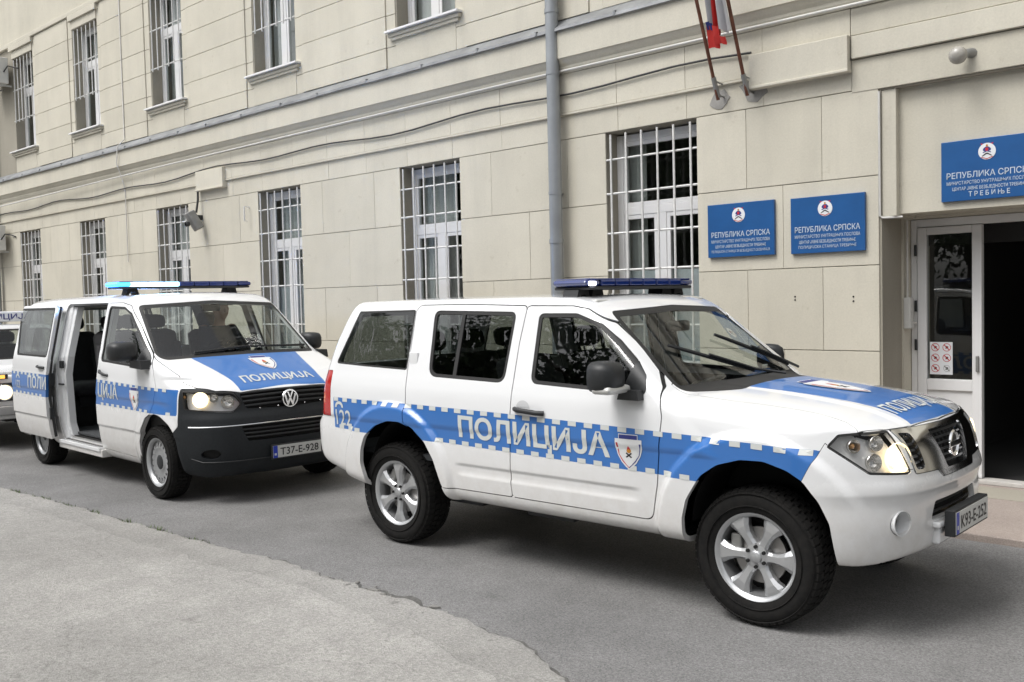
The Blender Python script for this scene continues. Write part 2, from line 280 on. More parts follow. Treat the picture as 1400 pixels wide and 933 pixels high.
# ---------------------------------------------------------------- object helpers
DW = 8.232                                    # the facade stands in the plane y = DW
def tag(o, label=None, cat=None, group=None, kind=None):
    for k, v in (('label', label), ('category', cat), ('group', group), ('kind', kind)):
        if v: o[k] = v
    return o
def empty(name, loc=(0, 0, 0), rz=0., parent=None):
    o = bpy.data.objects.new(name, None); COL.objects.link(o); o.location = loc; o.rotation_euler.z = rz; o.empty_display_size = .2
    if parent: o.parent = parent
    return o
def link(name, me, parent=None, loc=None, rot=None):
    o = bpy.data.objects.new(name, me); COL.objects.link(o)
    if parent: o.parent = parent
    if loc is not None: o.location = loc
    if rot is not None: o.rotation_euler = rot
    return o
class MB:
    """collects simple solids and becomes ONE mesh object; each solid may carry its own material"""
    def __init__(s): s.v, s.f, s.m, s.mats, s.sm, s.bx = [], [], [], [], [], []
    def add(s, V, Fs, mat, smooth=False, box=False):
        n = len(s.v); s.v += [tuple(p) for p in V]
        if mat not in s.mats: s.mats.append(mat)
        k = s.mats.index(mat)
        for f in Fs: s.f.append(tuple(i + n for i in f)); s.m.append(k); s.sm.append(smooth); s.bx.append(box)
        return s
    def box(s, lo, hi, mat, bev=0., M=None):
        x0, y0, z0 = lo; x1, y1, z1 = hi
        if bev <= 0:
            V = [(x, y, z) for z in (z0, z1) for y in (y0, y1) for x in (x0, x1)]
            Fs = [(0, 2, 3, 1), (4, 5, 7, 6), (0, 1, 5, 4), (2, 6, 7, 3), (0, 4, 6, 2), (1, 3, 7, 5)]
        else:
            V, Fs = rbox(lo, hi, bev)
        if M is not None: V = [tuple(M @ Vector(p)) for p in V]
        return s.add(V, Fs, mat, bev > .004, bev > .004)
    def tube(s, pts, r, mat, seg=8, cap=True):
        P = [Vector(p) for p in pts]; V = []; n = len(P); rr = r if hasattr(r, '__len__') else [r] * n
        up = None
        for i, p in enumerate(P):
            d = (P[min(i + 1, n - 1)] - P[max(i - 1, 0)]).normalized()
            if up is None: up = Vector((0, 0, 1)) if abs(d.z) < .9 else Vector((1, 0, 0))
            a = d.cross(up).normalized(); b = a.cross(d).normalized(); up = b
            V += [p + (a * math.cos(t) + b * math.sin(t)) * rr[i] for t in [2 * math.pi * k / seg for k in range(seg)]]
        Fs = [(i * seg + k, i * seg + (k + 1) % seg, (i + 1) * seg + (k + 1) % seg, (i + 1) * seg + k) for i in range(n - 1) for k in range(seg)]
        if cap: Fs += [tuple(range(seg))[::-1], tuple((n - 1) * seg + k for k in range(seg))]
        return s.add(V, Fs, mat, True)
    def lathe(s, prof, mat, axis='y', seg=48, c=(0, 0, 0), a0=0., a1=2 * math.pi):
        """profile of (radius, along-axis) turned about an axis"""
        full = abs(a1 - a0 - 2 * math.pi) < 1e-6; m = seg if full else seg + 1; V = []
        for k in range(m):
            t = a0 + (a1 - a0) * k / seg; cs, sn = math.cos(t), math.sin(t)
            for r, h in prof:
                V.append({'y': (c[0] + r * cs, c[1] + h, c[2] + r * sn), 'x': (c[0] + h, c[1] + r * cs, c[2] + r * sn), 'z': (c[0] + r * cs, c[1] + r * sn, c[2] + h)}[axis])
        n = len(prof); Fs = []
        for k in range(seg):
            k2 = (k + 1) % m
            for i in range(n - 1): Fs.append((k * n + i, k * n + i + 1, k2 * n + i + 1, k2 * n + i))
        return s.add(V, Fs, mat, True)
    def prism(s, poly, y0, y1, mat, fn=None, smooth=False):
        """polygon (a, b) extruded; fn maps (a, b, t) to a point, default the x-z plane with t along y"""
        fn = fn or (lambda a, b, t: (a, t, b)); n = len(poly)
        V = [fn(a, b, y0) for a, b in poly] + [fn(a, b, y1) for a, b in poly]
        Fs = [tuple(range(n)), tuple(range(2 * n - 1, n - 1, -1))] + [(i, i + n, (i + 1) % n + n, (i + 1) % n) for i in range(n)]
        return s.add(V, Fs, mat, smooth)
    def ball(s, c, r, mat, seg=16, rings=10):
        r = r if hasattr(r, '__len__') else (r, r, r); V = []
        for i in range(rings + 1):
            t = math.pi * i / rings
            for k in range(seg):
                p = 2 * math.pi * k / seg; V.append((c[0] + r[0] * math.sin(t) * math.cos(p), c[1] + r[1] * math.sin(t) * math.sin(p), c[2] + r[2] * math.cos(t)))
        return s.add(V, [(i * seg + k, i * seg + (k + 1) % seg, (i + 1) * seg + (k + 1) % seg, (i + 1) * seg + k)[::-1] for i in range(rings) for k in range(seg)], mat, True)
    def mesh(s, name):
        me = bpy.data.meshes.new(name); me.from_pydata(s.v, [], s.f)
        for m in s.mats: me.materials.append(m)
        me.polygons.foreach_set('material_index', s.m); me.polygons.foreach_set('use_smooth', s.sm); me.update()
        bm = bmesh.new(); bm.from_mesh(me); bmesh.ops.recalc_face_normals(bm, faces=bm.faces); bm.to_mesh(me); bm.free()
        if any(s.sm):
            me.set_sharp_from_angle(angle=math.radians(50)); me.polygons.foreach_set('use_smooth', s.sm); me.update()
            if any(s.bx):                                   # rounded boxes: area-weighted normals keep the big faces flat
                nl = len(me.loops); cn = np.zeros(nl * 3, np.float32); me.corner_normals.foreach_get('vector', cn); cn = cn.reshape(-1, 3); vi = np.zeros(nl, np.int32); me.loops.foreach_get('vertex_index', vi)
                npol = len(me.polygons); fnm = np.zeros(npol * 3, np.float32); me.polygons.foreach_get('normal', fnm); fnm = fnm.reshape(-1, 3); ar = np.zeros(npol, np.float32); me.polygons.foreach_get('area', ar); lt = np.zeros(npol, np.int32); me.polygons.foreach_get('loop_total', lt); fi = np.repeat(np.arange(npol), lt)
                vn = np.zeros((len(me.vertices), 3)); np.add.at(vn, vi, fnm[fi] * (ar[fi] ** 1.0)[:, None]); vn /= np.linalg.norm(vn, axis=1, keepdims=True) + 1e-12; bx = np.array(s.bx)[fi]; cn[bx] = vn[vi][bx]
                me.normals_split_custom_set(cn.tolist())
        return me
    def obj(s, name, parent=None, loc=None, rot=None): return link(name, s.mesh(name), parent, loc, rot)
_rb = {}
def rbox(lo, hi, b):
    """box with rounded edges"""
    if 'u' not in _rb:
        bm = bmesh.new(); bmesh.ops.create_cube(bm, size=2); bmesh.ops.bevel(bm, geom=list(bm.edges), offset=.5, segments=2, affect='EDGES', profile=.5)
        bm.verts.ensure_lookup_table(); _rb['u'] = ([tuple(v.co) for v in bm.verts], [tuple(v.index for v in f.verts) for f in bm.faces]); bm.free()
    V, Fs = _rb['u']; c = [(lo[i] + hi[i]) / 2 for i in range(3)]; h = [abs(hi[i] - lo[i]) / 2 for i in range(3)]; out = []
    for p in V:
        q = []
        for i in range(3):
            bb = min(b, h[i]); s = 1 if p[i] > 0 else -1; q.append(c[i] + s * (h[i] - bb + (abs(p[i]) - .5) / .5 * bb))
        out.append(tuple(q))
    return out, Fs
def surf_obj(name, pieces, parent=None, loc=None, rot=None):
    """pieces: list of (Surf, material) joined into one mesh with its own smooth normals"""
    V, N, T, mi, mats = [], [], [], [], []; base = 0
    for s, m in pieces:
        if s is None or not len(s.T): continue
        if m not in mats: mats.append(m)
        V.append(s.V); N.append(s.N); T.append(s.T + base); mi.append(np.full(len(s.T), mats.index(m), np.int32)); base += len(s.V)
    if not V: return None
    V = np.concatenate(V); N = np.concatenate(N); T = np.concatenate(T); mi = np.concatenate(mi)
    me = bpy.data.meshes.new(name); me.vertices.add(len(V)); me.vertices.foreach_set('co', V.astype(np.float32).ravel())
    me.loops.add(T.size); me.loops.foreach_set('vertex_index', T.astype(np.int32).ravel()); me.polygons.add(len(T))
    me.polygons.foreach_set('loop_start', np.arange(0, T.size, 3, dtype=np.int32)); me.polygons.foreach_set('material_index', mi)
    for m in mats: me.materials.append(m)
    me.update(calc_edges=True); me.polygons.foreach_set('use_smooth', np.ones(len(T), bool))
    me.normals_split_custom_set_from_vertices(N.astype(np.float32).tolist()); me.update()
    return link(name, me, parent, loc, rot)
_txt = {}
def text2d(s, bold=0., cell=None, maxedge=.08):
    """flat lettering as triangles, cap height 1, starting at x = 0; returns (V (n,2), T, width)"""
    key = (s, bold, maxedge)
    if key in _txt: return _txt[key]
    cu = bpy.data.curves.new('lettering', 'FONT'); cu.body = s; cu.size = 1.; cu.offset = bold; cu.resolution_u = 4
    o = bpy.data.objects.new('lettering', cu); COL.objects.link(o); dg = bpy.context.evaluated_depsgraph_get()
    me = o.evaluated_get(dg).to_mesh(); bm = bmesh.new(); bm.from_mesh(me); o.evaluated_get(dg).to_mesh_clear()
    bmesh.ops.triangulate(bm, faces=list(bm.faces))
    for it in range(4):
        e = [k for k in bm.edges if k.calc_length() > maxedge]
        if not e: break
        bmesh.ops.subdivide_edges(bm, edges=e, cuts=1); bmesh.ops.triangulate(bm, faces=[f for f in bm.faces if len(f.verts) > 3])
    bm.verts.ensure_lookup_table(); V = np.array([v.co[:2] for v in bm.verts]); T = np.array([[v.index for v in f.verts] for f in bm.faces]); bm.free()
    bpy.data.objects.remove(o); bpy.data.curves.remove(cu)
    x0 = V[:, 0].min(); V[:, 0] -= x0; cap = .727
    V = V / cap; _txt[key] = (V, T, V[:, 0].max()); return _txt[key]
def text_obj(name, s, mat, fn, height, width=None, bold=0., parent=None, align='l', maxedge=.25, lift=None):
    """lettering bent through fn(a, b) -> xyz, a along the line and b up, in metres"""
    V, T, w = text2d(s, bold, maxedge=maxedge); sx = height if width is None else width / w
    a = V[:, 0] * sx; a = a - (a.max() / 2 if align == 'c' else 0); b = V[:, 1] * height
    P = np.stack(np.broadcast_arrays(*[np.asarray(k, float) for k in fn(a, b)]), -1); me = bpy.data.meshes.new(name); me.from_pydata(P.tolist(), [], T.tolist()); me.materials.append(mat); me.update()
    return link(name, me, parent)
def flat_obj(name, polys, fn, parent=None):
    """thin printed shapes: polys = [(polygon, material, lift)]"""
    mb = MB()
    for i, (poly, m, lift) in enumerate(polys): mb.add([fn(a, b, lift) for a, b in poly], [tuple(range(len(poly)))], m)
    me = bpy.data.meshes.new(name); me.from_pydata(mb.v, [], mb.f)
    for m in mb.mats: me.materials.append(m)
    me.polygons.foreach_set('material_index', mb.m); me.update(); return link(name, me, parent)
def circle(cx, cy, rx, ry=None, n=24): return [(cx + rx * math.cos(2 * math.pi * k / n), cy + (ry or rx) * math.sin(2 * math.pi * k / n)) for k in range(n)]
def copy_tree(o, parent=None):
    c = o.copy(); COL.objects.link(c); c.parent = parent
    for ch in list(o.children): copy_tree(ch, c)
    return c
# ---------------------------------------------------------------- ground
def sheet(name, x0, x1, y0, y1, z, m, kind='structure'):
    o = MB().add([(x0, y0, z), (x1, y0, z), (x1, y1, z), (x0, y1, z)], [(0, 1, 2, 3)], m).obj(name); tag(o, kind=kind); return o
road = sheet('road', -400, 400, -400, 400, 0, ROADM)
def build_apron():
    B = [(-60, 3.1), (-30, 3.25), (-18, 3.33), (-14, 3.37), (-10.13, 3.42), (-8.8, 3.49), (-7.48, 3.52), (-6.73, 3.55), (-5.71, 3.60), (-5.16, 3.61), (-4.73, 3.60), (-4.44, 3.59), (-4.09, 3.59), (-3.69, 3.57), (-3.38, 3.50), (-3.03, 3.41), (-2.77, 3.28), (-2.5, 3.02), (-2.3, 2.6), (-2.2, 1.8), (-2.15, 0), (-2.15, -9)]
    P = [Vector((*B[0], 0))]
    for a, b in zip(B[:-1], B[1:]):
        a, b = Vector((*a, 0)), Vector((*b, 0)); L = (b - a).length; st = .035 if a.x > -13 and a.y > 0 else .6; n = max(1, int(L / st))
        P += [a.lerp(b, k / n) for k in range(1, n + 1)]
    rows = [[], [], [], [], []]; nz = 0.
    from mathutils import noise as mn
    for i, p in enumerate(P):
        d = (P[min(i + 1, len(P) - 1)] - P[max(i - 1, 0)]).normalized(); n = Vector((d.y, -d.x, 0))      # towards the apron
        e = .035 * mn.noise(p * 2.3) + .035 * mn.noise(p * 7.) + .022 * mn.noise(p * 19.) + .012 * mn.noise(p * 43.)
        w = .30 + .16 * mn.noise(p * 1.1 + Vector((7, 0, 0))) + .05 * mn.noise(p * 6.)
        rows[0].append(p + n * (e - .012) + Vector((0, 0, .006))); rows[1].append(p + n * (e + .012) + Vector((0, 0, .013 + .006 * mn.noise(p * 11.))))
        rows[2].append(p + n * (e + .05) + Vector((0, 0, .018))); rows[3].append(p + n * w + Vector((0, 0, .019 + .003 * mn.noise(p * 9.)))); rows[4].append(p + n * (w + .018) + Vector((0, 0, .027)))
    mb = MB(); n = len(P); V = [q for r in rows for q in r]
    mb.add(V, [(j * n + i, j * n + i + 1, (j + 1) * n + i + 1, (j + 1) * n + i) for j in range(4) for i in range(n - 1)], APRON, True)
    inner = rows[4] + [Vector((-60, -9, .027))]
    m = len(rows[4]); far = [Vector((q.x if q.y > 1.5 else -3.2, -9.2, .027)) if q.y > 1.5 else Vector((-3.2, q.y, .027)) for q in rows[4]]
    mb.add(rows[4] + far, [(i, i + 1, m + i + 1, m + i) for i in range(m - 1)], APRON)
    o = mb.obj('pavement'); tag(o, kind='structure')
    # dark soil and grit swept into the joint
    so_ = MB(); run = []
    def flush():
        if len(run) > 2: k = len(run); so_.add([q[0] for q in run] + [q[1] for q in run], [(i, i + 1, k + i + 1, k + i) for i in range(k - 1)], SOIL, True)
        run.clear()
    for i, p in enumerate(P):
        w = .008 + .034 * mn.noise(p * 2.9 + Vector((3, 1, 0))) + .022 * mn.noise(p * 13.) + (.05 if -4.75 < p.x < -4.1 else 0) * max(0, .6 + mn.noise(p * 5.))
        if w < .004 or p.x < -14: flush(); continue
        d = (P[min(i + 1, n - 1)] - P[max(i - 1, 0)]).normalized(); nn_ = Vector((-d.y, d.x, 0)); b = rows[0][i]; run.append((Vector((b.x, b.y, .0045)) - nn_ * .03, Vector((b.x, b.y, .0035)) + nn_ * w))
    flush(); so_.obj('edge_soil', o)['kind'] = 'stuff'
    # broken lumps of concrete along the crumbling edge
    lump = None; r = random.Random(3)
    for k in range(34):
        x = r.choice([r.uniform(-4.75, -3.9), r.uniform(-4.75, -3.9), r.uniform(-9.5, -3.)]); i = min(range(n), key=lambda q: abs(P[q].x - x)); p = P[i]
        if lump is None:
            bm = bmesh.new(); bmesh.ops.create_icosphere(bm, subdivisions=1, radius=1)
            for v in bm.verts: v.co *= r.uniform(.6, 1.15)
            lump = bpy.data.meshes.new('concrete_lump'); bm.to_mesh(lump); bm.free(); lump.materials.append(APRON)
        q = link('concrete_lump', lump, o, (p.x + r.uniform(-.03, .03), p.y - r.uniform(-.06, .10), r.uniform(.002, .014))); s = r.uniform(.008, .034); q.scale = (s * r.uniform(.8, 1.9), s * r.uniform(.7, 1.3), s * .45); q.rotation_euler.z = r.uniform(0, 6)
    # sparse weeds rooted in the joint
    g = MB()
    for cx in [-9.75, -8.65, -8.2, -7.55, -7.1, -9.2, -10.4, -6.6, -11.2]:
        for k in range(34):
            x = cx + r.gauss(0, .09); i = min(range(n), key=lambda q: abs(P[q].x - x)); y = P[i].y + r.gauss(.0, .02); a = r.uniform(0, 6.28); h = r.uniform(.015, .045); w = .004; dx, dy = math.cos(a), math.sin(a)
            g.add([(x - dy * w, y + dx * w, 0), (x + dy * w, y - dx * w, 0), (x + dx * h * .5, y + dy * h * .5, h)], [(0, 1, 2)], GRASS)
    tag(g.obj('weeds'), 'sparse weeds growing in the joint along the pale pavement edge', 'grass', kind='stuff')
build_apron()
mb = MB(); mb.box((-60, 6.96, -.1), (20, 6.98 + .10, .052), PAVE, .012); mb.box((-60, 7.085, -.1), (20, DW + .02, .046), PAVE); mb.box((-3.30, DW + .02, -.1), (1.4, DW + 1.2, .046), PAVE)
o = mb.obj('sidewalk'); tag(o, kind='structure')
# ---------------------------------------------------------------- the police building
XL, XR = -34., 6.; ZT = 9.0
BLD = empty('police_station_building', (0, DW, 0))
tag(BLD, 'long beige rendered building with barred white windows and recessed entrance', 'building')
def bld(name, mb): return mb.obj(name, BLD, (0, -DW, 0))
CX = [-5.66, -9.01, -12.35, -15.60, -18.77, -21.88, -25.1, -28.4, -31.6]           # window axes
GW = [(c - .56, c + .56, .95, 3.49) for c in CX]; UW = [(c - .54, c + .54, 5.25, 7.26) for c in [-2.3, 1.05] + CX]
DOOR = (-3.28, .9, .05, 3.46)
OPEN = GW + UW + [DOOR]
def wall_boxes(mb, x0, x1, z0, z1, y0, y1, opens, m):
    xs = sorted({x0, x1, *[k for o in opens for k in o[:2] if x0 < k < x1]}); zs = sorted({z0, z1, *[k for o in opens for k in o[2:] if z0 < k < z1]})
    for a, b in zip(xs[:-1], xs[1:]):
        run = None
        for c, d in zip(zs[:-1], zs[1:]):
            solid = not any(o[0] < (a + b) / 2 < o[1] and o[2] < (c + d) / 2 < o[3] for o in opens)
            if solid: run = (run[0], d) if run else (c, d)
            if (not solid or d == zs[-1]) and run: mb.box((a, y0, run[0]), (b, y1, run[1]), m); run = None
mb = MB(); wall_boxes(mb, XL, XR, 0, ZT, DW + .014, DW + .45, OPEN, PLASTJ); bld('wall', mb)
mb = MB()                                                                        # rooms behind the panes
mb.box((XL, DW + 4.4, 0), (XR, DW + 4.5, ZT), INTERIOR); mb.box((XL, DW + .45, 4.3), (XR, DW + 4.4, 4.5), INTERIOR); mb.box((XL, DW + .0, ZT), (XR, DW + 4.5, ZT + .2), INTERIOR); mb.box((XL, DW + .45, -.1), (XR, DW + 4.4, .044), INTERIOR)
mb.box((XL - .2, DW + .014, 0), (XL, DW + 4.5, ZT), PLASTJ); mb.box((XR, DW + .014, 0), (XR + .2, DW + 4.5, ZT), PLASTJ)
for x in (-7.3, -13.9, -20.3, -26.8, -3.7, 1.5): mb.box((x, DW + .45, .05), (x + .12, DW + 4.4, 4.3), INTERIOR); mb.box((x, DW + .45, 4.5), (x + .12, DW + 4.4, ZT), INTERIOR)
bld('rooms', mb)
# --- rendered blocks, each its own piece
JV = .0016; J = .0036                                                                        # half joint
def block(x0, x1, z0, z1, proud=0., m=None, depth=.03):
    if x1 - x0 < .04 or z1 - z0 < .04: return
    e = random.uniform(-.0012, .0012); mb = MB().box((x0 + JV, DW - proud + e, z0 + J), (x1 - JV, DW + depth, z1 - J), m or PLAST, .003); bld('block', mb)
spans = [(CX[i + 1] + .56, CX[i] - .56) for i in range(7)] + [(CX[0] + .56, -3.30)]
for i, (a, b) in enumerate(spans):
    j3 = [a, a + .53, b - .53, b] if b - a > 1.9 else [a, a + .54, b - .51, b]
    j2 = [a, (a + b) / 2 + .01, b]
    for (z0, z1), js in (((2.74, 3.49), j3), ((1.97, 2.74), j2), ((1.22, 1.97), j3), ((.47, 1.22), j2)):
        for u, v in zip(js[:-1], js[1:]): block(u, v, z0, z1)
for i in range(8):                                                               # under the ground-floor windows
    block(CX[i] - .56, CX[i] + .56, .47, .90)
mb = MB().box((-34, DW - .035, .0), (-3.32, DW + .02, .465), PLAST2, .012); bld('plinth', mb)
xs = [-3.53 - .84 * k for k in range(1, 27)]; xs = [-3.53] + xs
for a, b in zip(xs[1:], xs[:-1]):
    block(a, b, 3.49, 3.76, .002); block(a, b, 3.775, 4.20, .022)
block(-3.53, 1.5, 3.47, 3.755, .004); block(-3.53, 1.5, 3.96, 4.20, .016)
mb = MB().box((-3.52, DW - .035, 3.76), (XR, DW + .02, 3.955), PLAST2, .006); bld('string_course', mb)
mb = MB().prism([(DW - .022, 3.776), (DW - .034, 3.772), (DW - .034, 3.752), (DW - .012, 3.745), (DW + .01, 3.745), (DW + .01, 3.776)], -34, -3.53, PLAST2, lambda a, b, t: (t, a, b)); bld('string_course', mb)
# cornice with its sheet-metal cover
mb = MB().prism([(DW + .01, 4.20), (DW - .028, 4.20), (DW - .05, 4.25), (DW - .05, 4.275), (DW - .075, 4.30), (DW - .105, 4.345), (DW - .12, 4.35), (DW - .12, 4.64), (DW + .01, 4.66)], XL, XR, PLAST2, lambda a, b, t: (t, a, b)); bld('cornice', mb)
x = XL; r = random.Random(5)
while x < XR:                                                                    # lapped zinc sheets
    w = r.uniform(.9, 1.1); x2 = min(x + w, XR); d = r.uniform(0, .004); k = r.uniform(-.006, .006)
    mb = MB().prism([(DW - .155 - d, 4.635 + k), (DW - .150 - d, 4.665 + k), (DW + .012, 4.80), (DW + .012, 4.784), (DW - .14, 4.655 + k), (DW - .145, 4.628 + k)], x, x2, ZINC, lambda a, b, t: (t, a, b))
    mb.box((x2 - .012, DW - .158 - d, 4.64 + k), (x2 + .012, DW - .12, 4.685 + k), ZINC); bld('zinc_sheet', mb); x = x2
for a, b in ((-14.62, -13.78), (-4.48, -3.53)):
    mb = MB().box((a, DW - .085, 3.655), (b, DW, 3.965), PLAST2, .008); mb.box((a - .012, DW - .098, 3.645), (b + .006, DW - .01, 3.672), PLAST2, .006); bld('projecting_block', mb)
# upper storey
ux = sorted(UW)
for i in range(len(ux)):
    c0, c1 = ux[i][0], ux[i][1]
    for z0, z1 in ((4.79, 5.17),): block(c0 - .02, c1 + .02, z0, z1, .004)
    a = c1; b = ux[i + 1][0] if i + 1 < len(ux) else c1 + 1.9
    if a < -24 or a > 1: continue
    zz = [4.79, 5.06, 5.47, 5.88, 6.29, 6.70, 7.11, 7.52]
    for z0, z1 in zip(zz[:-1], zz[1:]):
        block(a + .20, b - .20, z0, z1, .018); block(a + .02, a + .20, z0 - .0, z1, .0); block(b - .20, b - .02, z0, z1, .0)
mb = MB().box((XL, DW - .05, 7.53), (XR, DW + .02, 7.62), PLAST2, .01); mb.box((XL, DW - .005, 7.62), (XR, DW + .02, ZT), PLAST); bld('upper_string_course', mb)
for c0, c1, z0, z1 in UW:
    if c0 < -24: continue
    mb = MB().box((c0 - .12, DW - .055, z0 - .085), (c1 + .12, DW + .05, z0 - .035), PLAST2, .008); mb.box((c0 - .09, DW - .035, z0 - .125), (c1 + .09, DW + .02, z0 - .085), PLAST2, .006); bld('sill_moulding', mb)
    mb = MB().box((c0 - .14, DW - .10, z0 - .032), (c1 + .14, DW + .12, z0 - .004), WHITE_PVC, .004); bld('window_sill', mb)
    mb = MB().box((c0 - .02, DW - .02, z1 + .0), (c1 + .02, DW + .02, z1 + .16), PLAST2, .006); mb.box((c0 - .08, DW - .06, z1 + .16), (c1 + .08, DW + .02, z1 + .27), PLAST2, .008); bld('lintel', mb)
# --- windows
def window(x0, x1, z0, z1, transom, curtain=0, seed=0, up=False):
    y = DW + .20; w = .075; r = random.Random(seed)
    mb = MB()
    for a in ((x0, z0, x0 + w, z1), (x1 - w, z0, x1, z1), (x0 + w, z0, x1 - w, z0 + w), (x0 + w, z1 - w, x1 - w, z1)): mb.box((a[0], y, a[1]), (a[2], y + .07, a[3]), WHITE_PVC, .005)
    mb.box((x0 + w, y + .004, transom - .045), (x1 - w, y + .066, transom + .045), WHITE_PVC, .005)
    cx = (x0 + x1) / 2; mb.box((cx - .055, y + .002, z0 + w), (cx + .055, y + .068, transom - .045), WHITE_PVC, .005)
    win = bld('window', mb)
    for a, b, c, d in ((x0 + w, x1 - w, transom + .045, z1 - w), (x0 + w, cx - .055, z0 + w, transom - .045), (cx + .055, x1 - w, z0 + w, transom - .045)):
        m2 = MB()
        if d - c > .9 or True:
            s = .045
            for q in ((a, c, a + s, d), (b - s, c, b, d), (a + s, c, b - s, c + s), (a + s, d - s, b - s, d)): m2.box((q[0], y + .010, q[1]), (q[2], y + .056, q[3]), WHITE_PVC, .004)
        m2.obj('casement', win)
        MB().box((a + s, y + .030, c + s), (b - s, y + .036, d - s), WIN_GLASS).obj('pane', win)
    if curtain:
        m3 = MB(); n = 40; V = []
        for k in range(n + 1):
            xx = x0 + .05 + (x1 - x0 - .1) * k / n * curtain; yy = y + .16 + .02 * math.sin(k * 1.4 + seed) + .01 * math.sin(k * .5)
            V += [(xx, yy, z0 + .05), (xx, yy, z1 - .02)]
        m3.add(V, [(2 * k, 2 * k + 2, 2 * k + 3, 2 * k + 1) for k in range(n)], CURTAIN, True); m3.obj('curtain', win)
    m4 = MB().box((x0 - .0, DW + .02, z0 - .05), (x1 + .0, y, z0), PLAST2, .004); m4.obj('inner_sill', win)
    return win
def grille(x0, x1, z0, z1, nv, hz, off=.02, low=True):
    """painted iron bars let into the reveal"""
    mb = MB(); y = DW + .035 - off
    for z in hz[:1]: mb.tube([(x0 - .06, y, z), (x1 + .03, y, z)], .011, WHITE_IRON, 6)
    g = bld('window_grille', mb)
    for z in hz[1:]: MB().tube([(x0 - .06, y, z), (x1 + .03, y, z)], .0125, WHITE_IRON, 6).obj('bar', g)
    for k in range(nv):
        x = x0 + .07 + (x1 - x0 - .14) * k / (nv - 1); MB().tube([(x, y - .018, z0 + .03), (x, y - .018, z1 - .03 - (k % 2) * .0)], .0115, WHITE_IRON, 6).obj('bar', g)
for i, (a, b, c, d) in enumerate(GW[:7]):
    window(a, b, c, d - .02, 2.66, [.22, .62, 1., .6, 1., .8, .5][i], i); grille(a, b, c, d, 6, (3.20, 2.84, 2.42, 2.03, 1.45))
    if i in (0, 2, 4): MB().box((a + .07, DW + .285, c + .05), (b - .07, DW + .292, 2.02), FILM).obj('frosted_film', BLD, (0, -DW, 0))
for i, (a, b, c, d) in enumerate(sorted(UW, key=lambda q: -q[0])):
    if a < -24 or a > -6: continue
    window(a, b, c, d, 6.55, [1., .8, 1., .8, 1., .9, 1., .8][i % 8], i + 20, True); grille(a, b, 5.84, d, 6, (5.92, 6.58), low=False)
# --- entrance: shallow panel above, deep doorway below
mb = MB(); mb.box((-3.28, DW + .02, 2.38), (-3.155, DW + .45, 3.46), PLAST2, .006); bld('door_surround', mb)
mb = MB().box((-3.155, DW + .085, 2.40), (.90, DW + .45, 3.46), PLAST, .0); bld('overdoor_panel', mb)
mb = MB().box((-3.28, DW + .45, 2.38), (.90, DW + 1.1, 2.46), PLAST2); mb.box((-3.31, DW + .45, 0), (-3.262, DW + 1.1, 2.38), PLAST2); mb.box((.90, DW + .45, 0), (.95, DW + 1.1, 3.5), PLAST2); bld('door_reveal', mb)
mb = MB().box((-3.262, DW + .455, .0), (-3.26, DW + .46, 2.38), PLAST2); 
YD = DW + .62
mb = MB(); F = WHITE_PVC
mb.box((-3.258, YD, .05), (-3.205, YD + .07, 2.375), F, .005); mb.box((-3.205, YD, 2.305), (.1, YD + .07, 2.375), F, .005); mb.box((.10, YD, .05), (.155, YD + .07, 2.375), F, .005); mb.box((-3.258, YD - .06, .046), (.155, YD + .09, .085), mat('threshold_stone', (.55, .53, .50), .7, noise=(12, .15)), .006)
DF = bld('entrance_door', mb)
mb = MB()
for q in ((-3.20, .09, -3.12, 2.30), (-2.735, .09, -2.655, 2.30), (-3.12, 2.235, -2.735, 2.30), (-3.12, .845, -2.735, .945), (-3.12, .09, -2.735, .20)): mb.box((q[0], YD - .012, q[1]), (q[2], YD + .058, q[3]), F, .006)
mb.box((-3.12, YD + .01, .20), (-2.735, YD + .04, .845), F); leaf = mb.obj('door_leaf', DF, (0, 0, 0))
MB().box((-3.12, YD + .02, .945), (-2.735, YD + .027, 2.235), WIN_GLASS).obj('pane', DF)
for z in (2.10, 1.60, 1.25, .35): MB().tube([(-3.212, YD - .02, z - .05), (-3.212, YD - .02, z + .05)], .012, BLACKP, 8).obj('hinge', DF)
MB().box((-2.70, YD - .035, 1.02), (-2.675, YD - .012, 1.16), GREYM, .006).obj('handle', DF)
mb = MB()                                                                        # second leaf, swung into the hall
for q in ((.09, .16, 2.30), (.54, .62, 2.30)): mb.box((.02, YD + .10 + q[0], .09), (.075, YD + .10 + q[1], 2.30), F, .005)
for q in ((.16, 2.235, 2.30), (.16, .845, .945), (.16, .09, .20)): mb.box((.025, YD + .10 + q[0], q[1]), (.07, YD + .64, q[2]), F, .004)
mb.obj('door_leaf', DF)
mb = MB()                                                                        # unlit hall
mb.box((-3.32, YD + .10, .0), (-3.27, DW + 4.4, 2.6), DARKROOM); mb.box((.95, YD + .10, 0), (1.0, DW + 4.4, 2.6), DARKROOM); mb.box((-3.32, YD + .10, 2.38), (1., DW + 4.4, 2.5), DARKROOM); mb.box((-3.3, DW + 4.3, 0), (1., DW + 4.39, 2.4), DARKROOM); mb.box((-3.27, YD + .10, .046), (.95, DW + 4.3, .05), DARKROOM); mb.box((-3.27, YD + .3, 2.15), (.95, YD + .33, 2.38), DARKROOM); bld('hall', mb)
